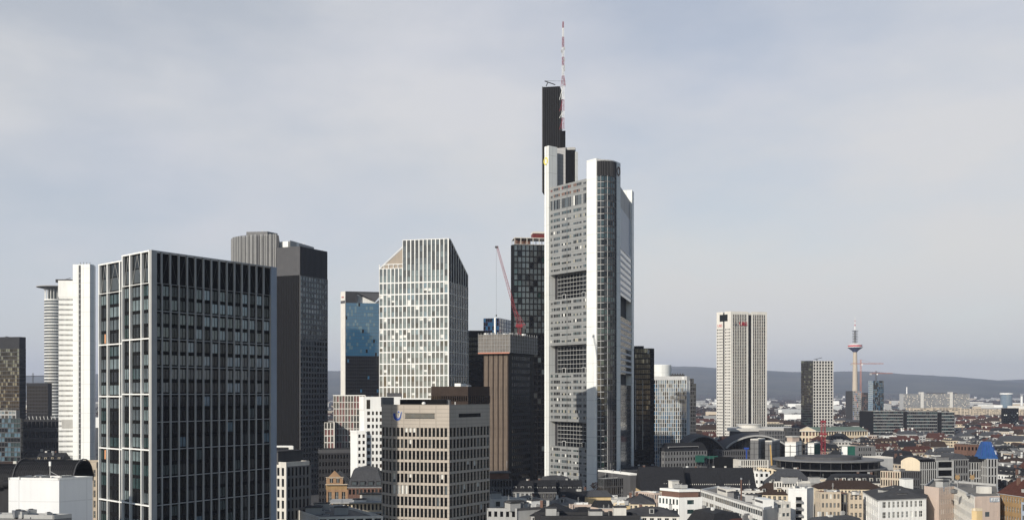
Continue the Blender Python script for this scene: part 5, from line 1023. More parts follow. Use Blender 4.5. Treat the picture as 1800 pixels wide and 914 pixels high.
# --- theatre with pediment
T = block('theatre', 'cream classical theatre with a pediment and long green roof', 'theatre', 1433, 757, 1130, 1404, 1524, 16, 172,
  Lf=dict(cols=5, fh=7.5, pw=1.3, sh=2.6, dp=.8, frame='cream', g=[('brick', 1), ('g_dark', 1)]), R=dict(cols=20, fh=7.5, pw=1.2, sh=2.6, dp=.8, frame='cream', g=[('brown', 2), ('g_dark', 1)]), core='beige', roof='copper', over=1, fin=False, vis=800)
P = T.P; frL, LL = edge_frame(P, 3); q = MB(); o = lambda s, z, n: (frL[0][0]+frL[1][0]*s+frL[1][1]*n, frL[0][1]+frL[1][1]*s-frL[1][0]*n, z)
for (s, z, n0, n1, m) in ((1, 1, -.2, 1.0, 'cream'),): q.hexa([o(-.5, T.z1, 0), o(LL+.5, T.z1, 0), o(LL/2, T.z1+4.6, 0)], [o(-.5, T.z1, 1.3), o(LL+.5, T.z1, 1.3), o(LL/2, T.z1+4.6, 1.3)], m)
q.fbox(frL, -.8, LL+.8, T.z1-.8, T.z1-.002, .81, 1.9, 'offwhite'); q.tube(o(-.8, T.z1+.2, 1.5), o(LL/2, T.z1+5, 1.5), .35, 'offwhite'); q.tube(o(LL+.8, T.z1+.2, 1.5), o(LL/2, T.z1+5, 1.5), .35, 'offwhite'); T.part('pediment', q)
q = MB(); uu = Vector(unit(16)); PP = [Vector(p) for p in P]; a0 = (PP[0]+PP[3])/2; a1 = (PP[1]+PP[2])/2
q.hexa([(*(PP[0]-Vector((0, 0))), T.z1), (*PP[1], T.z1), (*PP[2], T.z1), (*PP[3], T.z1)], [(*(a0+(PP[0]-a0)*.05), T.z1+4.4), (*(a1+(PP[1]-a1)*.05), T.z1+4.4), (*(a1+(PP[2]-a1)*.05), T.z1+4.4), (*(a0+(PP[3]-a0)*.05), T.z1+4.4)], 'copper'); T.part('roof', q)
q = MB(); q.fbox(frL, -1, LL+1, T.z1-16, T.z1-13.5, .8, 4, 'cream'); T.part('portico', q); q = MB(); fr, LR = edge_frame(P, 0); q.fbox(fr, -.3, LR, T.z1-.9, T.z1-.002, .81, 1.8, 'lgrey'); q.fbox(fr, 0, LR, T.z1-9.2, T.z1-8.2, .81, 1.2, 'ochre'); T.part('cornice', q)
T.finish(); T.part('wall', T.body)
# --- arched double-vault hall (its shade is put into the dark colours)
T = Thing('vaulted_hall', 'dark hall with two wide arched glass bays under a double-curved roof', 'hall', (*XY(1275, 740), 0)); d0 = 740
for i, (xa, xb, ypk, yv) in enumerate(((1208, 1275, 766, 787), (1275, 1385, 765, 787))):
    X0, X1 = XY(xa, d0)[0], XY(xb, d0)[0]; zk, zv = Z(ypk, d0), Z(yv, d0); q = MB(); g_ = MB(); rbm = MB(); N_ = 18; rows_ = []
    f = (lambda t: math.sin(math.pi*min(1, max(0, (t*.86+.14)))) ** .8) if i == 0 else (lambda t: math.sin(math.pi*t) ** .75)
    pts = [(X0+(X1-X0)*k/N_, zv-(0 if i else 3)+(zk-zv+(0 if i else 3))*max(0, f(k/N_))) for k in range(N_+1)]
    for (xa_, za), (xb_, zb_) in zip(pts, pts[1:]):
        q.hexa([(xa_, d0-3, za-.5), (xb_, d0-3, zb_-.5), (xb_, d0+34, zb_-.5), (xa_, d0+34, za-.5)], [(xa_, d0-3, za+.6), (xb_, d0-3, zb_+.6), (xb_, d0+34, zb_+.6), (xa_, d0+34, za+.6)], 'mgrey')
        g_.hexa([(xa_, d0+1, zv-12), (xb_, d0+1, zv-12), (xb_, d0+1.2, zv-12), (xa_, d0+1.2, zv-12)], [(xa_, d0+1, za-.5), (xb_, d0+1, zb_-.5), (xb_, d0+1.2, zb_-.5), (xa_, d0+1.2, za-.5)], 'g_black')
        rbm.box(xa_, d0+.8, zv-12, .25, .25, max(.5, za-.5-zv+12), 'dgrey')
    for j in range(5): zz = zv-8+j*3.2; ins = [p for p in pts if p[1]-.6 > zz]; rbm.box((ins[0][0]+ins[-1][0])/2, d0+.7, zz, ins[-1][0]-ins[0][0], .2, .2, 'dgrey') if len(ins) > 2 else None
    T.part('vault_roof', q); T.part('arched_glass', g_); T.part('glazing_bars', rbm)
    q = MB()
    for a, c_ in zip(pts, pts[1:]): q.tube((a[0], d0-3.2, a[1]), (c_[0], d0-3.2, c_[1]), .8, 'lgrey' if i else 'grey')
    T.part('arch_rib', q)
q = MB(); X0, X1 = XY(1222, d0)[0], XY(1385, d0)[0]; q.box((X0+X1)/2, d0+16, 0, X1-X0, 30, Z(790, d0), 'mgrey'); T.part('wall', q)
reg([(X0, d0), (X1, d0), (X1, d0+34), (X0, d0+34)], d0, 775)
block('office_block', 'stone house with rows of narrow windows under the double-vaulted hall', 'building', 1262, 791, 715, 1256, 1322, 2, 95, R=dict(cols=16, fh=4.2, pw=1.2, sh=1.4, frame='mgrey', g=[('g_black', 1)]), core='mgrey', vis=822, dl=12)
T = block('office_block', 'shaded grey building with small square windows, black hipped roof, left of the vaulted hall', 'building', 1168, 792, 640, 1160, 1242, 22, 120, R=dict(cols=15, fh=3.6, pw=1.8, sh=1.8, frame='grey', g=[('g_black', 1)]), core='grey', roofk='hip', rh=5, roof='slate', vis=826, fin=False)
fr, LR = edge_frame(T.P, 0); q = MB(); q.fbox(fr, 3, LR-6, T.z1+.6, T.z1+2.6, -1.5, -.3, 'lgrey'); q.fbox(fr, 3.3, LR-6.3, T.z1+.9, T.z1+2.3, -.3, -.25, 'g_black'); T.part('roof_glazing', q); T.finish(); T.part('wall', T.body)
for (x0, x1, yt, yb) in ((1224, 1238, 0, 0),):
    T = Thing('scaffold', 'green safety netting on scaffolding beside the shaded grey building', 'scaffolding', (*XY(1240, 650), 0)); q = MB()
    for i in range(6): xx = XY(1226+i*7, 648); q.tube((*xx, 0), (*xx, Z(797+i*1.2, 648)), .15, 'mgrey'); q.tube((xx[0], xx[1], 20), (xx[0]+2.6, xx[1], 27), .1, 'mgrey')
    T.part('poles', q); q = MB(); q.prism([XY(1230, 650), XY(1262, 650), XY(1262, 651), XY(1230, 651)], Z(806, 650), Z(801, 650), 'greennet'); q.prism([XY(1222, 646), XY(1238, 646), XY(1238, 647), XY(1222, 647)], Z(812, 646), Z(800, 646), 'greennet'); T.part('netting', q)
# concrete cores under construction
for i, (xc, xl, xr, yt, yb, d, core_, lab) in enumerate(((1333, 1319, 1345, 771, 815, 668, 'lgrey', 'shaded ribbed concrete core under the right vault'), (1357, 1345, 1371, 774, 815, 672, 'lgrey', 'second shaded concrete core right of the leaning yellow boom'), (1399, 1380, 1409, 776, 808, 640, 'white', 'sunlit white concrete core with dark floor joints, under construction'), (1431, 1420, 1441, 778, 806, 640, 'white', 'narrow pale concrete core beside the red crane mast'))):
    T = block('concrete_core', lab, 'building shell', xc, yt, d, xl, xr, 60, 165, core=core_ if core_ == 'white' else 'grey', rim='offwhite', roof='gravel', vis=815, fin=False)  # shaded cores coloured grey, sunlit ones white: the light is in the colour
    for k in (3, 0):
        fr, LL = edge_frame(T.P, k); q = MB()
        for j in range(6): q.fbox(fr, 0, LL, T.z1-3-j*3.9, T.z1-2.7-j*3.9, 0, .12, 'mgrey')
        q.fbox(fr, LL*.45, LL*.5, 0, T.z1-2, .121, .17, 'dgrey'); T.part('floor_joints', q)
    if i == 2: q = MB(); q.box(*XY(1394, 648), T.z1-.9, 6, 5, 3.6, 'pink', .5); q.box(*XY(1394, 648), T.z1+2.7, 7.5, 6, .6, 'offwhite', .5); T.part('formwork', q)
    if i == 3: q = MB(); fr, LL = edge_frame(T.P, 0); q.fbox(fr, 0, LL, T.z1-12, T.z1-1, .18, .25, 'greennet'); T.part('netting', q)
    T.finish(); T.part('wall', T.body)
T = Thing('tower_crane', 'red lattice crane mast standing in front of the classical theatre', 'crane', (*XY(1447, 620), 0)); x, y = XY(1447, 620); q = MB(); lattice(q, (x, y, 0), (x, y, Z(742, 620)), 2.6, 2.6, 20, ['cranered'], .16, 1, 4); T.part('mast', q)
q = MB(); q.box(x, y, Z(742, 620), 2.8, 2.6, 1.2, 'cranered'); q.box(x, y, Z(742, 620)-8, 3.6, 3.4, 1.2, 'cranered'); T.part('collar', q)
T = Thing('mobile_crane', 'yellow boom leaning between the shaded concrete cores', 'crane', (*XY(1359, 640), 10)); q = MB(); q.tube((*XY(1359, 640), 10), (*XY(1354, 636), Z(782, 636)), .7, 'timber', 4, .45); T.part('boom', q); q = MB(); q.box(*XY(1359, 640), 8.5, 5, 3, 2.4, 'yellowpaint'); T.part('body', q)
T = Thing('mobile_crane', 'slim blue lifting mast in front of the vaulted hall', 'crane', (*XY(1313, 640), 8)); q = MB(); q.tube((*XY(1313, 640), 8), (*XY(1312, 640), Z(789, 640)), .5, 'blue', 4); T.part('boom', q); q = MB(); q.box(*XY(1312, 640), Z(789, 640), 3, 1.6, 1, 'blue'); T.part('head', q)
T = block('unfinished_house', 'cream unfinished concrete frame house with open floors below the vaulted hall', 'building shell', 1302, 808, 610, 1298, 1348, 4, 100, R=dict(cols=12, fh=3.6, pw=.5, sh=.6, dp=.8, frame='offwhite', g=[('black', 2), ('brick', 1)]), core='grey', vis=822, dl=10)
block('site_wall', 'black cladding box at the building site below the vaulted hall', 'building', 1264, 804, 630, 1260, 1292, 4, 100, core='black', roof='gravel_dark', vis=820, dl=8)
block('site_building', 'green-netted grey house just right of the red crane mast', 'building shell', 1502, 784, 640, 1478, 1538, 12, 165, core='grey', Lf=dict(cols=2, rows=1, zb=Z(806, 640), pw=.3, sh=.3, frame='greennet', g=[('greennet', 3), ('white', 1)]), R=dict(cols=7, fh=4, pw=2, sh=2, frame='grey', g=[('g_dark', 1)], edge=3), vis=810)
T = Thing('round_roof_hall', 'wide low building with a thin curved grey roof slab over dark glass', 'building', (*XY(1455, 560), 0)); zz = Z(812, 560); q = MB()
el = [(XY(1455, 585)[0]+52*math.cos(a)*.62, 585+26*math.sin(a)) for a in [k*math.pi/16 for k in range(32)]]; sc2 = lambda k: [(XY(1455, 585)[0]+(p[0]-XY(1455, 585)[0])*k, 585+(p[1]-585)*k) for p in el]
q.prism(sc2(.93), 0, zz-.4, 'g_black'); T.part('glass_wall', q); q = MB(); q.prism(sc2(1.0), zz-.4, zz+.3, 'grey'); T.part('roof_slab', q); q = MB(); q.prism(sc2(.6), zz+.3, zz+2, 'mgrey'); T.part('roof_lantern', q); q = MB(); q.prism(sc2(1.06), zz-5.2, zz-4.6, 'grey'); T.part('lower_slab', q); q = MB(); e9 = sc2(.935)
for a, c_ in zip(e9, e9[1:]): q.tube((*a, 0), (*a, zz-.4), .12, 'mgrey')
T.part('mullions', q); reg(sc2(1.05), 560, 812)
# ================================================================ foreground, right half
# long slate-roofed row
T = old_house('cream stone corner house under a very long dark slate roof, centre right', 1127, 1206, 862, 505, 'yellow', 'gable', 11.5, 'slate', 9, a=2, dl=19, dorm=0, chim=1)
fr, LR = edge_frame(T.P, 0); q = MB(); q.fbox(fr, 12, 22, T.z1+2, T.z1+4, -6, -2.6, 'slate'); q.fbox(fr, 12.3, 21.7, T.z1+2.3, T.z1+3.6, -2.6, -2.5, 'g_mid')
for i in range(9): q.fbox(fr, 12.3+i*1.15, 12.5+i*1.15, T.z1+2.3, T.z1+3.6, -2.49, -2.35, 'offwhite')
T.part('dormer_band', q)
for k in (2, 3): q = MB(); q.fbox(fr, 3+k*2, 4+k*2, T.z1+3.4, T.z1+4.1, -3.6, -3.3, 'white'); T.part('skylight', q)
for (x0, x1, lab) in ((1208, 1268, 'middle house of the very long dark slate roof with a white dormer strip'), (1269, 1330, 'right end of the very long dark slate roof row with white dormers')):
    T = old_house(lab, x0, x1, 862, 515, 'brown', 'gable', 11.5, 'slate', 8, a=1, dl=17, dorm=0, chim=2)
    fr, LR = edge_frame(T.P, 0); q = MB(); q.fbox(fr, 1.5, LR-1.5, T.z1+1.2, T.z1+4, -6, -2.0, 'slate'); q.fbox(fr, 1.8, LR-1.8, T.z1+1.7, T.z1+3.5, -2.0, -1.95, 'g_dark')
    for i in range(int((LR-3)/1.1)): q.fbox(fr, 1.8+i*1.1, 2.15+i*1.1, T.z1+1.7, T.z1+3.5, -1.94, -1.75, 'offwhite')
    T.part('dormer_band', q)
block('office_block', 'pink-cream rounded house between the cream stone corner house and the white modern house', 'house', 1150, 866, 455, 1144, 1172, 12, 130, R=dict(cols=5, fh=3.6, pw=1.1, sh=1.6, dp=.2, frame='pink', g=[('g_mid', 1), ('g_dark', 2)]), core='pink', rim='offwhite', dl=12)
# white modern house with red-brown strip glazing
T = block('office_block', 'white modern flat-roofed house with a red-brown glazed top strip', 'office building', 1194, 874, 412, 1158, 1233, 10, 132,
  Lf=dict(cols=6, fh=3.9, pw=1.1, sh=1.7, dp=.3, frame='white', g=[('g_dark', 1), ('g_teal', 1)]), R=dict(cols=1, fh=3.9, pw=2.5, sh=2.2, dp=.3, frame='white', g=[('g_teal', 1)], edge=3.4), core='white', rim='white', roof='gravel_dark', fin=False)
P = T.P; q = MB(); cxx = sum(p[0] for p in P)/4; cyy = sum(p[1] for p in P)/4; I = [(cxx+(p[0]-cxx)*.86, cyy+(p[1]-cyy)*.86) for p in P]; q.prism(I, T.z1-.9, T.z1+2.3, 'brick'); T.part('glazed_storey', q)
q = MB(); q.prism([(cxx+(p[0]-cxx)*.95, cyy+(p[1]-cyy)*.95) for p in P], T.z1+2.3, T.z1+3.3, 'white'); T.part('roof_slab', q); T.finish(); T.part('wall', T.body)
q = MB(); q.box(cxx-2, cyy+4, T.z1+3.3, 3.4, 3, 3, 'offwhite', .4); q.box(cxx-2, cyy+4, T.z1+6.3, 3.8, 3.4, .2, 'lgrey', .4); T.part('lift_head', q); clutter(T, I, T.z1+3.3, 3, False)
# long banded office running toward the camera
P_ = [XY(1341, 405), XY(1366, 415), XY(1262, 500), XY(1233, 484)]
def quad_block(name, lab, cat, P, z1, faces, core, roof='gravel', rim=None, cl=0, fin=True, roofk=None, rh=4, over=.5, yt=None):
    T = Thing(name, lab, cat, (P[0][0], P[0][1], 0)); T.P = P; T.z1 = z1; b = MB(); T.body = b; zr = z1-(.9 if not roofk else 0); b.prism(P, 0, zr, core); n = len(P)
    if roofk: roof_pitched(T, P, z1, rh, roofk, over, roof)
    else:
        for i in range(n): fr, L_ = edge_frame(P, i); b.fbox(fr, .01 if i % 2 else 0, L_-.01 if i % 2 else L_, zr, z1, -.35, 0, rim or core)
        q = MB(); q.prism(P, zr-.05, zr+.004, roof); T.part('roof', q)
    fm = MB()
    for i, S in faces.items():
        S = dict(S); fr, L_ = edge_frame(P, i); fh = S.pop('fh', 3.6); zb = S.pop('zb', 0); top = S.pop('top', 0.); cw = S.pop('cw', 3.2); cols = S.pop('cols', None) or max(1, round(L_/cw)); rows = S.pop('rows', None) or max(1, round((z1-top-zb)/fh))
        facade(T, fm, fr, L_, zb, z1-top, cols, rows, **S)
        if top: fm.fbox(fr, .001, L_, z1-top+.001, z1+.01, 0, S.get('dp', .3), S.get('frame', core))
    T.part('facade_frame', fm)
    if cl: clutter(T, P[:4], zr if not roofk else z1+rh*.4, cl)
    d = min(p[1] for p in P); reg(P, d, HY+F*(H-z1)/d)
    if fin: T.finish(); T.part('wall', b)
    return T
T = quad_block('office_block', 'long white office with grey window bands running diagonally, bottom right of centre', 'office building', P_, 24.5, {3: dict(cols=30, fh=3.9, pw=.14, sh=1.9, dp=.35, frame='lgrey', hf='white', g=[('g_mid', 3), ('g_grey', 3), ('blind', .8), ('g_dark', 1)], top=.6)}, 'offwhite', 'gravel', rim='white', fin=False)
T.finish(); T.part('wall', T.body); fr, LR = edge_frame(T.P, 3)
for (s, l_, m) in ((16, 13, 'offwhite'), (64, 10, 'white')): q = MB(); q.fbox(fr, s, s+l_, T.z1-.9, T.z1+2.6, -7, -2.5, m); q.fbox(fr, s+.8, s+l_-.8, T.z1+1, T.z1+1.9, -2.5, -2.45, 'mgrey'); T.part('roof_hut', q)
q = MB(); q.tube((*XY(1303, 440), 20), (*XY(1303, 440), 33), .3, 'brick', 8); q.tube((*XY(1303, 440), 33), (*XY(1303, 440), 33.8), .5, 'steel', 8); T.part('flue', q)
clutter(T, T.P, T.z1-.9, 6)
# white box houses behind it
block('office_block', 'small white box house with a grey roof edge behind the diagonal banded office', 'house', 1263, 858, 500, 1252, 1300, 8, 120, R=dict(cols=4, rows=1, zb=Z(872, 500), pw=2, sh=1.5, frame='white', g=[('g_mid', 1)]), core='white', rim='lgrey', cl=2)
block('office_block', 'white house with three small square windows under the right end of the slate roof', 'house', 1302, 862, 470, 1298, 1340, 4, 110, R=dict(cols=5, fh=3.6, pw=2.2, sh=2, frame='offwhite', g=[('g_dark', 1)]), core='offwhite', rim='brick', cl=3)
block('office_block', 'white flat-roofed stair block amid ducts right of the banded office', 'house', 1352, 882, 415, 1340, 1388, 14, 140, R=dict(cols=5, fh=3.8, pw=.6, sh=2.2, frame='offwhite', g=[('g_mid', 1), ('blind', 1)]), core='white', rim='white', roof='bitumen', cl=6)
T = block('apartment_block', 'tall white house with a column of stacked balconies, right of the banded office', 'apartment building', 1418, 858, 425, 1385, 1430, 50, 172,
  Lf=dict(cols=1, rows=1, pw=.2, sh=.2, dp=.1, frame='white', g=[('white', 1)]), R=dict(cols=1, rows=1, pw=.2, sh=.2, dp=.1, frame='offwhite', g=[('offwhite', 1)]), core='white', rim='white', cl=5, fin=False)
fr, LL = edge_frame(T.P, 3)
for i in range(5): q = MB(); z_ = T.z1-6-i*3.0; q.fbox(fr, LL*.42, LL*.72, z_, z_+2.3, .2, .24, 'g_dark'); q.fbox(fr, LL*.40, LL*.76, z_-.25, z_, .2, 1.3, 'lgrey'); q.fbox(fr, LL*.40, LL*.76, z_, z_+.9, 1.2, 1.28, 'steel'); T.part('balcony', q)
T.wins = []; T.part('wall', T.body)
block('office_block', 'white set-back upper house with vertical fins behind the stacked balconies', 'house', 1402, 846, 470, 1360, 1440, 8, 172, Lf=dict(cols=9, fh=3.4, pw=.6, sh=1.2, frame='offwhite', g=[('g_dark', 1), ('g_mid', 1)]), core='lgrey', rim='offwhite', cl=8, dr=14)
T = old_house('long dark grey gable-roofed house with roof windows right of the slate row', 1352, 1432, 852, 520, 'offwhite', 'hip', 8, 'slate_blue', 10, a=-3, dl=16, dorm=5, chim=4)
old_house('brown-roofed cream house between the slate row and the balcony house', 1330, 1384, 868, 470, 'cream', 'hip', 5, 'brownroof', 6, a=-8, dl=13, dorm=2)
# cream flat roofs under the round-roof hall
for (x0, x1, yt, d, m, lab) in ((1331, 1352, 829, 560, 'white', 'small white house with two tiny square windows below the concrete cores'), (1354, 1398, 823, 600, 'cream', 'flat cream roof terrace house left of the thin curved roof slab'), (1378, 1400, 826, 575, 'cream', 'cream roof cube on the flat terraces below the concrete cores'), (1398, 1444, 835, 575, 'offwhite', 'low white-edged flat roof in front of the thin curved roof slab'), (1440, 1466, 842, 545, 'cream', 'cream gabled wall house below the thin curved roof slab')):
    block('terrace_house', lab, 'house', x0+3, yt, d, x0, x1, 6, 120, R=dict(fh=3.6, cw=4, pw=2.2, sh=2, frame=m, g=[('g_dark', 1)]), core=m, rim='offwhite', cl=3, dl=14)
# beige + white corner house
GA = [('g_dark', 3), ('g_grey', 3), ('g_mid', 1.2), ('blind', .6)]
T = block('apartment_block', 'beige house with pairs of white windows and a dark central bay, bottom right', 'apartment building', 1443, 864, 395, 1434, 1477, -2, 95, R=dict(cols=5, fh=3.7, pw=1.1, sh=1.7, dp=.25, frame='beige', g=GA, kind=('offwhite', 2, 1)), core='beige', rim='brick', roof='gravel', cl=4)
block('apartment_block', 'narrow dark window bay between the two beige halves', 'apartment building', 1477, 867, 397, 1475, 1493, -2, 95, R=dict(cols=3, fh=3.7, pw=.4, sh=.8, frame='mgrey', g=[('g_black', 2), ('g_gold', .4)]), core='dgrey', rim='brick', roof='gravel', dl=12)
block('apartment_block', 'right beige half with wide dark windows next to the white corner house', 'apartment building', 1493, 866, 395, 1491, 1516, -4, 95, R=dict(cols=3, fh=3.7, pw=1.5, sh=1.7, dp=.25, frame='beige', g=[('g_dark', 3), ('brown', 1)], kind=('offwhite', 2, 2)), core='beige', rim='brick', cl=2)
P_ = [XY(1545, 372), XY(1626, 380), XY(1622, 412), XY(1520, 396)]; P_ = [XY(1545, 372), XY(1626, 378), XY(1632, 408), XY(1518, 404)]
T = quad_block('apartment_block', 'white corner house with a dark hipped roof and two sunlit window walls, bottom right', 'apartment building', P_, Z(878, 372), {0: dict(cols=9, fh=3.8, pw=1.15, sh=1.7, dp=.3, frame='white', g=GA, kind=('white', 2, 2), edge=1.4), 3: dict(cols=9, fh=3.8, pw=1.4, sh=1.7, dp=.3, frame='white', g=GA, kind=('white', 2, 2))}, 'white', 'bitumen', roofk='hip', rh=3.2, over=.7, cl=3)
q = MB(); q.box(*XY(1593, 400), T.z1, 4, 3.5, 5.5, 'white', .2); q.box(*XY(1593, 400), T.z1+5.5, 4.3, 3.8, .2, 'lgrey', .2); T.part('lift_head', q)
# long pinkish office with lettering
P_ = [XY(1713, 352), XY(1757, 352), XY(1760, 384), XY(1712, 384)]; zk = Z(872, 352)
GP = [('g_mid', 2), ('g_grey', 3), ('g_dark', 2), ('blind', .8)]
A_ = [XY(1625, 392), XY(1650, 385), XY(1677, 391), XY(1713, 352), XY(1757, 354), XY(1752, 400), XY(1640, 425)]; A_ = [(p[0], p[1]) for p in A_]
T = quad_block('office_block', 'long pinkish angled office with window rows and pale letters on a blue-grey wall board', 'office building', A_, zk, {1: dict(cols=9, fh=3.8, pw=.9, sh=1.9, dp=.2, frame='pink', g=GP+[('brick', .6)], kind=('offwhite', 2, 1)), 2: dict(cols=16, fh=3.8, pw=.8, sh=1.8, dp=.2, frame='offwhite', g=GP, kind=('offwhite', 2, 1)), 0: dict(cols=1, rows=1, pw=.2, sh=.2, dp=.1, frame='pink', g=[('pink', 1)]), 3: dict(cols=3, fh=4.2, pw=3.0, sh=2.6, dp=.12, frame='pink', g=[('g_mid', 1)], skip=lambda i, j: i != 1 or j % 2)}, 'pink', 'gravel', rim='lgrey')
fr, LR = edge_frame(A_, 3); text_part(T, 'KITS', 1.75, (fr[0][0]+fr[1][0]*(LR-2.0)+fr[1][1]*.2, fr[0][1]+fr[1][1]*(LR-2.0)-fr[1][0]*.2, zk-1.9), math.atan2(fr[1][1], fr[1][0]), 'white')
q = MB(); q.fbox(fr, LR-4.2, LR-.05, zk-2.2, zk-.5, .121, .17, 'alublue'); T.part('sign_board', q)
for px, w_ in ((1733, 3.2), (1722, 1.5)): q = MB(); q.box(*XY(px, 372), zk-.9, w_, 2.5, 2.6, 'offwhite'); T.part('roof_hut', q)
# rooftop sign letters seen from behind, and two golden discs
q = MB(); text_part(T, 'ROLEX', 2.0, (*XY(1682, 396), zk+.6), math.pi, 'lgrey', ext=.1)
for px in (1683, 1709):
    q = MB(); x, y = XY(px, 394); q.tube((x, y, zk-.9), (x, y, zk+2.6), .12, 'lgrey'); q.tube((x, y-.15, zk+3.2), (x, y+.15, zk+3.2), .95, 'ochre', 16); q.tube((x-.5, y, zk+3.9), (x-.8, y, zk+4.6), .14, 'ochre'); q.tube((x+.5, y, zk+3.9), (x+.8, y, zk+4.6), .14, 'ochre'); T.part('roof_emblem', q)
clutter(T, [A_[1], A_[2], A_[5], A_[6]], zk-.9, 6)
block('shed', 'small yellow cube annexe at the foot of the pinkish office', 'building', 1717, 893, 338, 1708, 1727, 10, 140, core='yellow', rim='cream', roof='gravel')
T = old_house('ornate sandstone house with a red hipped roof at the right edge', 1803, 1845, 873, 350, 'ochre', 'hip', 5.5, 'redroof', 7, a=12, dl=14, dorm=3, g=[('g_dark', 1), ('g_grey', 1)])
block('office_block', 'grey-blue shaded house with white windows at the bottom right corner', 'building', 1822, 884, 318, 1796, 1850, 20, 130, R=dict(cols=5, fh=3.6, pw=.8, sh=1.5, frame='alublue', g=[('g_dark', 1)], kind=('white', 2, 1)), core='mgrey', roof='slate')
# grey shaded row with the blue pyramid
d0 = 520; T = block('office_block', 'grey shaded office row with a cream curved end gable, left of the blue pyramid roof', 'office building', 1617, 812, d0, 1584, 1646, 12, 150,
  R=dict(cols=8, fh=3.9, pw=.42, sh=.5, dp=.3, frame='lgrey', g=[('g_black', 1), ('g_dark', 2)], hl=2), core='grey', roof='slate_blue', fin=False, rim='lgrey')
fr, LL = edge_frame(T.P, 3); q = MB(); o = lambda s, z, n: (fr[0][0]+fr[1][0]*s+fr[1][1]*n, fr[0][1]+fr[1][1]*s-fr[1][0]*n, z)
ring = [(0, 0), (LL, 0), (LL, T.z1+.4)]+[(LL*(1-k/8), T.z1+.4+2.2*math.sin(math.pi*k/8)**.8) for k in range(1, 8)]+[(0, T.z1+.4)]
q.hexa([o(s, z, .0) for s, z in ring], [o(s, z, .5) for s, z in ring], 'cream'); T.part('end_gable', q); q = MB(); fr, LR = edge_frame(T.P, 0)
q.fbox(fr, 0, LR, T.z1+.01, T.z1+1.6, -9, -1.2, 'slate'); q.fbox(fr, 1, LR-.5, T.z1+.3, T.z1+1.2, -1.2, -1.15, 'g_black'); T.part('attic', q); T.finish(); T.part('wall', T.body)
block('office_block', 'second grey section with deep dark balcony bands in the row by the blue pyramid', 'office building', 1647, 809, 523, 1645, 1674, 10, 100, R=dict(cols=1, fh=4.3, pw=.8, sh=1.3, dp=.6, frame='lgrey', g=[('g_black', 1)]), core='dgrey', rim='lgrey', cl=1, dl=14)
block('office_block', 'third grey section with a set-back dark attic in the row by the blue pyramid', 'office building', 1675, 807, 526, 1673, 1701, 10, 100, R=dict(cols=6, fh=3.9, pw=.6, sh=1.2, dp=.3, frame='grey', g=[('g_black', 1)]), core='mgrey', rim='lgrey', roofk='mansard', rh=3, roof='slate_blue', dl=14)
T = block('office_block', 'grey office with an arched dark gable under the blue pyramid roof', 'office building', 1702, 812, 528, 1700, 1734, 10, 100, R=dict(cols=7, fh=4.6, pw=.5, sh=.7, dp=.4, frame='lgrey', g=[('g_black', 1)]), core='mgrey', roof='slate_blue', rim='grey', dl=14, fin=False)
fr, LR = edge_frame(T.P, 0); q = MB(); ring = [(LR*.3+3.6*math.cos(a)*1.2, T.z1+3.2*math.sin(a)) for a in [math.pi*k/10 for k in range(11)]]; o = lambda s, z, n: (fr[0][0]+fr[1][0]*s+fr[1][1]*n, fr[0][1]+fr[1][1]*s-fr[1][0]*n, z)
q.hexa([o(s, z, -8) for s, z in ring], [o(s, z, .5) for s, z in ring], 'slate'); T.part('arched_gable', q); T.finish(); T.part('wall', T.body)
T = block('office_block', 'grey corner tower with a bright blue wrapped pyramid roof', 'office building', 1736, 806, 524, 1733, 1752, 12, 100, R=dict(cols=3, fh=4.6, pw=.7, sh=.7, dp=.4, frame='lgrey', g=[('g_black', 1)]), core='mgrey', dl=9, fin=False)
x, y = sum(p[0] for p in T.P)/4-.5, sum(p[1] for p in T.P)/4; z_ = T.z1; q = MB()
q.hexa([(x-4.6, y-4.5, z_), (x+4.6, y-4.5, z_), (x+4.6, y+4.5, z_), (x-4.6, y+4.5, z_)], [(x-3.7, y-3.6, z_+2.2), (x+3.7, y-3.6, z_+2.2), (x+3.7, y+3.6, z_+2.2), (x-3.7, y+3.6, z_+2.2)], 'bluetarp')
q.hexa([(x-3.7, y-3.6, z_+2.2), (x+3.7, y-3.6, z_+2.2), (x+3.7, y+3.6, z_+2.2), (x-3.7, y+3.6, z_+2.2)], [(x-2, y-1.5, z_+9), (x+1.9, y-1.5, z_+9), (x+1.9, y+1.5, z_+9), (x-2, y+1.5, z_+9)], 'bluetarp'); T.part('pyramid_roof', q); q = MB()
for k in range(5): t_ = -1+k*.5; q.tube((x+4.4*t_, y-4.4, z_+1.5), (x+2*t_, y-1.5, z_+9.1), .1, 'blue', 3)
for k in range(4): zz = z_+1.5+k*2; w_ = 4.5-k*.72; q.tube((x-w_, y-w_*.8, zz), (x+w_, y-w_*.8, zz), .08, 'blue', 3)
T.part('tarp_straps', q); T.finish(); T.part('wall', T.body)
block('office_block', 'dark brick stair house with two windows left of the blue pyramid roof', 'building', 1700, 781, 600, 1696, 1719, 6, 110, R=dict(cols=3, fh=5, pw=2, sh=3, frame='brick', g=[('g_black', 1)]), core='brown', roof='gravel_dark', vis=800, dl=10)
T = block('office_block', 'arcaded flat-roofed house with arched top windows left of the cream curved gable', 'office building', 1582, 828, 470, 1548, 1616, 14, 150,
  Lf=dict(cols=8, fh=3.8, pw=.8, sh=1.0, dp=.4, frame='beige', g=[('brick', 1), ('g_dark', 2)]), R=dict(cols=9, fh=3.8, pw=.9, sh=1.0, dp=.4, frame='mgrey', g=[('g_black', 1)]), core='beige', rim='mgrey', cl=3)
block('office_block', 'white blank-walled flat house behind the arcaded house', 'building', 1540, 803, 600, 1537, 1570, 6, 110, core='lgrey', rim='offwhite', roof='gravel', dl=12)
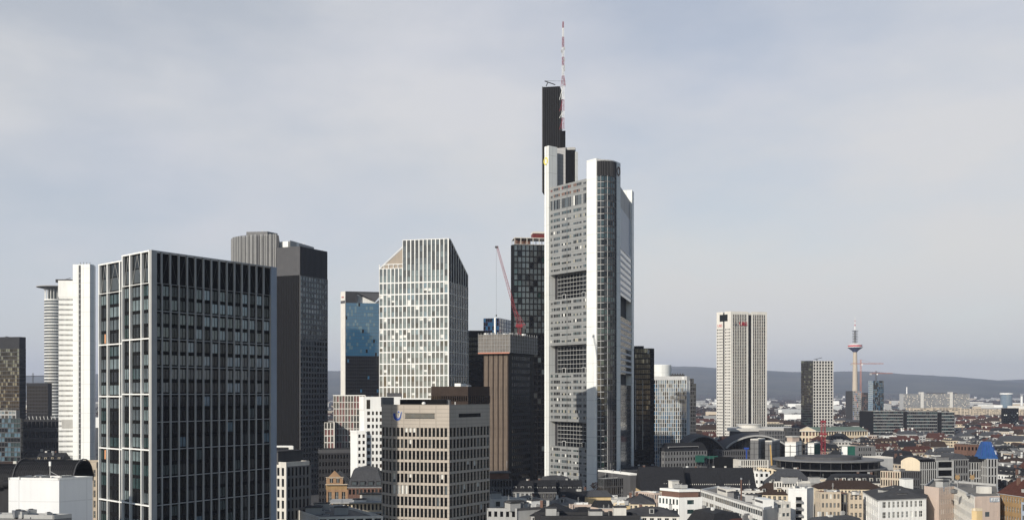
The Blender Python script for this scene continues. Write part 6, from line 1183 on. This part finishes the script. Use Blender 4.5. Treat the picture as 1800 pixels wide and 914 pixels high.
T = old_house('cream house with a dark roof and yellow advertisement left of the arcaded house', 1440, 1552, 858, 440, 'cream', 'hip', 3.2, 'brownroof', 18, a=-4, dl=13, dorm=0, chim=3)
q = MB(); q.box(*XY(1479, 425), T.z1-2.5, 5, .4, 2, 'yellowpaint', .1); T.part('advertising_board', q)
old_house('long black flat-topped roof house below the thin curved roof slab', 1466, 1550, 848, 480, 'offwhite', 'mansard', 4, 'slate', 14, a=-3, dl=14, dorm=7, chim=3)
# bottom strip, centre
T = block('office_block', 'white shaded wing with four dark windows at the bottom, right of the emblem tower', 'house', 908, 893, 335, 856, 925, 30, 172, Lf=dict(cols=5, fh=4.2, pw=1.6, sh=2.2, dp=.2, frame='lgrey', g=[('g_black', 1)]), core='lgrey', rim='mgrey', roof='gravel', cl=6, dr=16)  # white walls drawn light grey, with the shade put into the colour
block('terrace_house', 'cream rooftop villa with a glazed white hut right of the emblem tower', 'house', 868, 877, 385, 858, 925, 10, 130, core='offwhite', rim='offwhite', roof='gravel', cl=7, dl=14, R=dict(fh=3.6, pw=1.5, sh=1.8, frame='offwhite', g=[('g_grey', 1)]))
old_house('dark steep-roofed house at the bottom edge, left of the pink house', 934, 1000, 905, 330, 'lgrey', 'hip', 3.6, 'slate', 6, a=-14, dl=14, dorm=0)
old_house('grey-green gabled roof house with a white dish above the white shaded wing', 905, 962, 884, 400, 'cream', 'hip', 2.4, 'gravel', 6, a=8, dl=15, dorm=1)
old_house('pale hip-roofed house between the white dish house and the pink house', 962, 1012, 886, 395, 'cream', 'hip', 2.4, 'gravel', 6, a=-10, dl=13, dorm=1)
T = block('house', 'pink house with a dark lean-to roof and two white windows, bottom centre', 'house', 1052, 892, 358, 1040, 1079, -3, 120, R=dict(cols=2, fh=4, pw=2.6, sh=2.1, dp=.2, frame='pink', g=[('g_grey', 1)], kind=('brick', 2, 1)), core='pink', roofk='gable', rh=2.6, roof='slate')
block('house', 'low pink annexe wall left of the pink house with the lean-to roof', 'house', 1006, 886, 375, 1003, 1042, 2, 110, core='pink', rim='pink', roof='gravel', R=dict(cols=2, fh=4, pw=5, sh=2, frame='pink', g=[('g_mid', 1)]), cl=3)
block('house', 'yellow house with a rounded white bay right of the pink house', 'house', 1092, 884, 355, 1078, 1108, 8, 140, core='yellow', rim='cream', roof='slate', cl=3)
block('house', 'small white house with square dark windows at the bottom, left of the pink house', 'house', 1012, 902, 340, 1000, 1048, 4, 110, core='offwhite', rim='offwhite', roofk='hip', rh=2, roof='slate', R=dict(cols=3, fh=4, pw=1.8, sh=1.8, frame='offwhite', g=[('g_dark', 1)]))
old_house('broad dark sheet roof running to the bottom edge right of the yellow house', 1104, 1150, 884, 372, 'cream', 'hip', 2.6, 'bitumen', 5, a=-6, dl=16, dorm=0)
old_house('dark low roof in the bottom foreground below the white modern house', 1100, 1192, 905, 330, 'offwhite', 'hip', 2.2, 'bitumen', 7, a=-5, dl=14, dorm=1)
block('terrace_house', 'row of cream chimneys and small roofs between the pink house and the pavilion', 'house', 1034, 872, 430, 1028, 1074, 4, 110, core='yellow', roofk='hip', rh=2.5, roof='slate_blue')
block('terrace_house', 'grey-roofed house with white vents left of the cream stone corner house', 'house', 1075, 874, 430, 1070, 1124, 2, 110, core='offwhite', roof='bitumen', rim='lgrey', cl=8)
block('house', 'dark roof edge along the very bottom of the photo, centre', 'house', 950, 906, 318, 940, 1125, 1, 100, core='dgrey', roof='slate', rim='dgrey', dl=10, cl=4, reg_=False)
# ================================================================ ordinary houses: streets of the inner town, nearest first
def inside(p, Q):
    c_ = False
    for i in range(len(Q)):
        (x1, y1), (x2, y2) = Q[i-1], Q[i]
        if (y1 > p[1]) != (y2 > p[1]) and p[0] < (x2-x1)*(p[1]-y1)/(y2-y1)+x1: c_ = not c_
    return c_
colbuf = {}
def occl(d):     # skyline of everything nearer than d, per 4 px column
    buf = [930.0]*480
    for (dd, a, c_, yt) in OCC:
        if dd < d-2:
            for k in range(max(0, int(a)//4+30), min(480, int(c_)//4+31)): buf[k] = min(buf[k], yt)
    return buf
ORD = ['', 'second ', 'third ', 'fourth ', 'fifth ', 'sixth ', 'seventh ', 'eighth ', 'ninth ', 'tenth ', 'eleventh ', 'twelfth ']
LAND = [(30, 'under the left-edge tower'), (85, 'below the round crowned tower'), (140, 'behind the blank white block'), (560, 'beside the sandstone gable'), (880, 'right of the emblem tower'), (960, 'under the tallest tower'), (1060, 'by the brown-roofed pavilion'),
        (1180, 'near the striped blue tower'), (1240, 'left of the slotted white tower'), (1300, 'below the slotted white tower'), (1370, 'right of the slotted white tower'), (1435, 'around the half-glass tower'), (1500, 'by the television tower'), (1560, 'left of the white-banded office'),
        (1620, 'by the white-banded office'), (1680, 'right of the white-banded office'), (1730, 'above the blue pyramid roof'), (1780, 'at the right edge')]
rg = random.Random(11); HOUSES = []
WN = {'white': 'white', 'offwhite': 'off-white', 'cream': 'cream', 'beige': 'beige', 'pink': 'pinkish', 'lgrey': 'light grey', 'grey': 'grey', 'brick': 'brick', 'yellow': 'yellow', 'conc': 'stone-grey'}
RN = {'slate': 'black', 'slate_blue': 'blue-grey', 'redroof': 'red', 'brownroof': 'brown', 'gravel': 'pale', 'bitumen': 'dark', 'gravel_dark': 'dark'}
cands = []
for (px0, px1, d0_, d1_) in ((-20, 128, 360, 1250), (565, 668, 470, 700), (860, 1130, 400, 560), (1100, 1850, 380, 2150), (575, 600, 700, 2500)):
    d = d0_
    while d < d1_:
        stepd = 22+d*.012; wpx = (17+d*.004)*F/d; px = px0+rg.random()*wpx
        while px < px1:
            cands.append((d+rg.uniform(-3, 3), px+wpx*.5)); px += wpx*(1.02+(.25 if rg.random() < .15 else 0))
        d += stepd
cands.sort(); cnt = 0
for d, px in cands:
    x, y = XY(px, d); zone = math.sin(x*.004+1)*12+math.sin(y*.003)*10
    w_ = rg.uniform(13, 21)+d*.004; dp = rg.uniform(11, 15)+d*.003; ang = math.radians(zone+rg.choice([0, 0, 0, 90])+rg.uniform(-2, 2)); h = rg.uniform(15, 21) if d < 900 else rg.uniform(13, 21)
    far = d > 1300
    rk = rg.choice(['hip', 'mansard', 'gable', 'flat', 'flat']) if not far else rg.choice(['hip', 'gable', 'gable', 'flat', 'mansard'])
    if px < 150: rk = rg.choice(['mansard', 'mansard', 'hip', 'gable', 'flat'])
    rh = {'hip': 4.5, 'mansard': 5.5, 'gable': 5.5, 'flat': 0}[rk]*rg.uniform(.8, 1.15)
    c_, s_1 = math.cos(ang), math.sin(ang); P = [(x+c_*a-s_1*b_, y+s_1*a+c_*b_) for a, b_ in ((-w_/2, -dp/2), (w_/2, -dp/2), (w_/2, dp/2), (-w_/2, dp/2))]
    pts = P+[(x, y)]+[((P[i][0]+P[i-1][0])/2, (P[i][1]+P[i-1][1])/2) for i in range(4)]
    if any(inside(p, Q) for Q in FOOT for p in pts) or any(inside(p, P) for Q in FOOT for p in Q): continue
    ytop = HY+F*(H-h-rh)/d; xa = min(PX(*p) for p in P); xb = max(PX(*p) for p in P)
    buf = occl(min(p[1] for p in P)); ks = range(max(0, int(xa)//4+30), min(480, int(xb)//4+31))
    vis = [buf[k]-ytop for k in ks if 30 <= k < 480]
    if not vis or sum(1 for v_ in vis if v_ > (2.5 if d > 900 else 5)) < max(1, .3*len(vis)) or ytop > 912: continue
    if cnt >= 290: break
    cnt += 1
    wall = rg.choice(['white', 'offwhite', 'offwhite', 'cream', 'beige', 'pink', 'lgrey', 'grey', 'conc', 'yellow' if rg.random() < .4 else 'cream'])
    rm = (rg.choice(['slate', 'slate', 'slate_blue', 'brownroof', 'redroof' if rg.random() < .4 else 'slate']) if d < 1100 else rg.choice(['slate', 'slate_blue', 'brownroof', 'brownroof', 'redroof', 'redroof'])) if rk != 'flat' else rg.choice(['gravel', 'bitumen', 'gravel_dark'])
    ns = max(3, round(h/3.5)); HOUSES.append(dict(P=P, d=d, px=px, h=h, rk=rk, rh=rh, wall=wall, rm=rm, ns=ns))
    OCC.append((d, xa, xb, HY+F*(H-h)/d)); FOOT.append(P)
rkn = {'hip': 'hipped roof', 'mansard': 'steep roof', 'gable': 'gabled roof', 'flat': 'flat roof'}
lab = {}
for hh in HOUSES:
    land = [t for p, t in LAND if True]; best = min(LAND, key=lambda q: abs(q[0]-hh['px']))[1]
    far_ = 'far ' if hh['d'] > 1500 else ('middle ' if hh['d'] > 850 else 'near ')
    hh['lab'] = f"{far_}{WN[hh['wall']]} {hh['ns']}-storey house, {RN[hh['rm']]} {rkn[hh['rk']]}, {best}"
    lab.setdefault(hh['lab'], []).append(hh)
for k, v_ in lab.items():
    if len(v_) > 1:
        v_.sort(key=lambda q: q['px'])
        for i, q in enumerate(v_): q['lab'] = k+(', leftmost' if i == 0 else ', '+ORD[min(i, 11)]+'from left')
for hh in HOUSES:
    d = hh['d']; P = hh['P']; T = Thing('town_house', hh['lab'], 'house', (P[0][0], P[0][1], 0), 'ordinary houses of the inner town'); r = T.rng; T.zvis = -1e9
    b = MB(); h = hh['h']; flat = hh['rk'] == 'flat'; b.prism(P, 0, h-(.8 if flat else 0), hh['wall'])
    near = d < 800
    if not near: T.merge = b
    fm = MB() if near else b
    for i in range(4):
        fr, L_ = edge_frame(P, i); n_ = (fr[1][1], -fr[1][0]); mid = ((P[i][0]+P[(i+1) % 4][0])/2, (P[i][1]+P[(i+1) % 4][1])/2)
        if n_[0]*mid[0]+n_[1]*mid[1] > 0: continue
        if r.random() < (.25 if L_ < 15 else .05) : continue
        cols = max(2, round(L_/r.choice([2.6, 3.0, 3.4]))); zb = h-3.5*hh['ns']+.3 if near else max(.5, h-3.5*4)
        rows = hh['ns'] if near else 4
        g = [('g_dark', 3), ('g_grey', 2), ('g_mid', .6), ('blind', .35)]
        if near: facade(T, fm, fr, L_, max(zb, .3), h-.5, cols, rows, pw=1.35, sh=1.7, dp=.18, frame=hh['wall'], g=g, kind=('offwhite', 2, 1) if r.random() < .6 else 'plain', ext=False)
        else: facade(T, fm, fr, L_, zb, h-.5, cols, rows, pw=1.4, sh=1.8, dp=.1, frame=None, g=[('g_dark', 3), ('g_grey', 1)], ext=False)
    if flat:
        for i in range(4): fr, L_ = edge_frame(P, i); b.fbox(fr, .003 if i % 2 else 0, L_-.003 if i % 2 else L_, h-.8, h, -.35, 0, hh['wall'] if r.random() < .5 else 'lgrey')
        q = MB(); q.prism(P, h-.85, h-.79, hh['rm']); T.part('roof', q)
    else: roof_pitched(T, P, h, hh['rh'], hh['rk'], .5, hh['rm'])
    if near: T.part('facade_frame', fm)
    if flat: clutter(T, P, h-.8, (9 if d < 700 else 7) if near else 4)
    else:
        fr, L_ = edge_frame(P, 0); D_ = math.dist(P[1], P[2])
        for k in range(r.randint(2, 4) if d < 1300 else r.randint(1, 2)):
            s = r.uniform(.08, .92)*L_; n1_ = -D_*r.uniform(.3, .7); q = MB(); w1 = r.uniform(.5, 1.1); q.fbox(fr, s-w1, s+w1, h+.2, h+hh['rh']+r.uniform(.3, 1.6), n1_-.45, n1_+.45, r.choice(['brick', 'offwhite', 'lgrey', 'white', 'grey'])); T.part('chimney', q)
        long_ = 0 if L_ >= D_ else None
        for i in range(4):
            if d > 1100 or hh['rk'] == 'gable' and ((math.dist(P[0], P[1]) > math.dist(P[1], P[2])) == (i % 2 == 1)): continue
            fr2_, LL_ = edge_frame(P, i); n_ = (fr2_[1][1], -fr2_[1][0])
            if n_[0]*P[i][0]+n_[1]*P[i][1] > 0 or LL_ < 9: continue
            nd = int(LL_/4.2)
            for k in range(nd):
                s = LL_*(k+.5)/nd; q = MB(); z0_ = h+hh['rh']*.08; q.fbox(fr2_, s-.75, s+.75, z0_, z0_+1.9, -3.2, -.9, 'lgrey' if hh['wall'] == 'grey' else hh['wall']); q.fbox(fr2_, s-.95, s+.95, z0_+1.9, z0_+2.1, -3.4, -.7, hh['rm']); q.fbox(fr2_, s-.45, s+.45, z0_+.35, z0_+1.65, -.9, -.86, 'g_dark'); T.part('dormer', q)
    T.finish(36); T.part('wall', b)
print('houses', len(HOUSES))
# single bare trees between the houses
n_t = 0
for k in range(900):
    d = rg.uniform(700, 2600); px = rg.uniform(1180, 1800); x, y = XY(px, d)
    if any(inside((x+a, y+c_), Q) for Q in FOOT for a, c_ in ((0, 0), (4, 0), (-4, 0), (0, 4), (0, -4))): continue
    h = rg.uniform(13, 19); buf = occl(d); kk_ = int(px)//4+30
    if buf[kk_]-(HY+F*(H-h)/d) < 4: continue
    n_t += 1; best = min(LAND, key=lambda q: abs(q[0]-px))[1]
    tree('bare brown tree between roofs '+best, x, y, 0, h, h*.36, 90, group='bare town trees')
    if n_t >= 60: break
tr_ = {}
for T in REG:
    if T.root.get('group') == 'bare town trees': tr_.setdefault(T.root['label'], []).append(T)
for k, v_ in tr_.items():
    v_.sort(key=lambda q: q.o[0]/q.o[1])
    if len(v_) > 1:
        for i, q in enumerate(v_): q.root['label'] = k+(', leftmost' if i == 0 else ', '+ORD[min(i, 11)]+'from left')
# ================================================================ far town and woods: past counting
def n2(x, y): return math.sin(x*.0021+y*.0007+1)+math.sin(x*.0009-y*.0019+2)+.6*math.sin(x*.005+y*.004)
q = MB(); rt = random.Random(5)
def hbox(x, y, z, a, c_, h, m, rm, ang, pitched):
    co, si = math.cos(ang), math.sin(ang); P = [(x+co*u_-si*v_, y+si*u_+co*v_) for u_, v_ in ((-a/2, -c_/2), (a/2, -c_/2), (a/2, c_/2), (-a/2, c_/2))]
    q.prism(P, z-2, z+h, m)
    if pitched:
        r0, r1__ = ((P[0][0]+P[3][0])/2, (P[0][1]+P[3][1])/2, z+h+a*.0+4), ((P[1][0]+P[2][0])/2, (P[1][1]+P[2][1])/2, z+h+4)
        e = [(p[0], p[1], z+h) for p in P]; q.face([e[0], e[1], r1__, r0], rm); q.face([e[2], e[3], r0, r1__], rm); q.face([e[1], e[2], r1__], m); q.face([e[3], e[0], r0], m)
    else: q.prism([(p[0], p[1]) for p in P], z+h, z+h+.5, rm)
k = 0
while k < 1900:
    d = 2000+rt.random()**1.4*9500; px = rt.uniform(-60, 1860)
    if 175 < px < 470 or 670 < px < 840 or 955 < px < 1085: continue
    x, y = XY(px, d)
    if d > 2700 and n2(x, y) < (-.15 if d < 8000 else .5): continue
    if any(inside((x, y), Q) for Q in FOOT): continue
    z = hill_z(x, y) if y > 8200 else 0
    if z > 60: continue
    big = rt.random() < (.28 if d > 3000 else .12)
    if d > 2900 and not big and rt.random() < .3: k += 1; continue
    h = rt.uniform(9, 15) if not big else rt.uniform(12, 30); a = rt.uniform(12, 22) if not big else rt.uniform(30, 90); m = rt.choice(['white', 'lgrey', 'offwhite', 'beige', 'lgrey', 'grey'])
    hbox(x, y, z, a, rt.uniform(10, 16), h, m, rt.choice(['redroof', 'brownroof', 'slate', 'slate_blue']) if not big else rt.choice(['gravel', 'white', 'lgrey']), rt.uniform(-.5, .5), not big); k += 1
o = q.build('distant_town'); o['kind'] = 'stuff'
q = MB()
k = 0
while k < 7000:
    d = 2050+rt.random()**1.3*7500; px = rt.uniform(-60, 1860)
    if 175 < px < 470 or 670 < px < 840 or 955 < px < 1085: continue
    x, y = XY(px, d)
    if n2(x, y) > (.2 if d > 2700 else -.6) and rt.random() < .8: continue
    if any(inside((x, y), Q) for Q in FOOT): continue
    z = hill_z(x, y) if y > 8200 else 0
    k += 1; R_ = rt.uniform(5, 9)*(1+d/9000); hh_ = rt.uniform(12, 19)
    for _ in range(13):
        a, e = rt.uniform(0, 6.28), rt.uniform(-.3, 1.3); p = Vector((x+R_*math.cos(a)*math.cos(e)*rt.uniform(.5, 1), y+R_*math.sin(a)*math.cos(e)*.8, z+hh_*.45+hh_*.5*math.sin(e))); s = R_*rt.uniform(.25, .5)
        d1 = Vector((rt.uniform(-1, 1), rt.uniform(-1, 1), rt.uniform(-.4, 1))).normalized(); d2 = d1.orthogonal().normalized(); q.face([p-d1*s, p-d2*s, p+d1*s, p+d2*s], 'tree')
o = q.build('distant_woods'); o['kind'] = 'stuff'

# more small things on the flat foreground roofs
for T in REG:
    if getattr(T, 'P', None) and hasattr(T, 'z1') and T.o[1] < 560 and T.z1 < 40 and T.root.name.startswith(('office_block', 'terrace_house', 'apartment_block', 'house')) and not hasattr(T, 'ridge'):
        if any(c.name.startswith('attic') or c.name.startswith('glazed') for c in T.root.children): continue
        clutter(T, T.P[:4], T.z1-.9, 4)
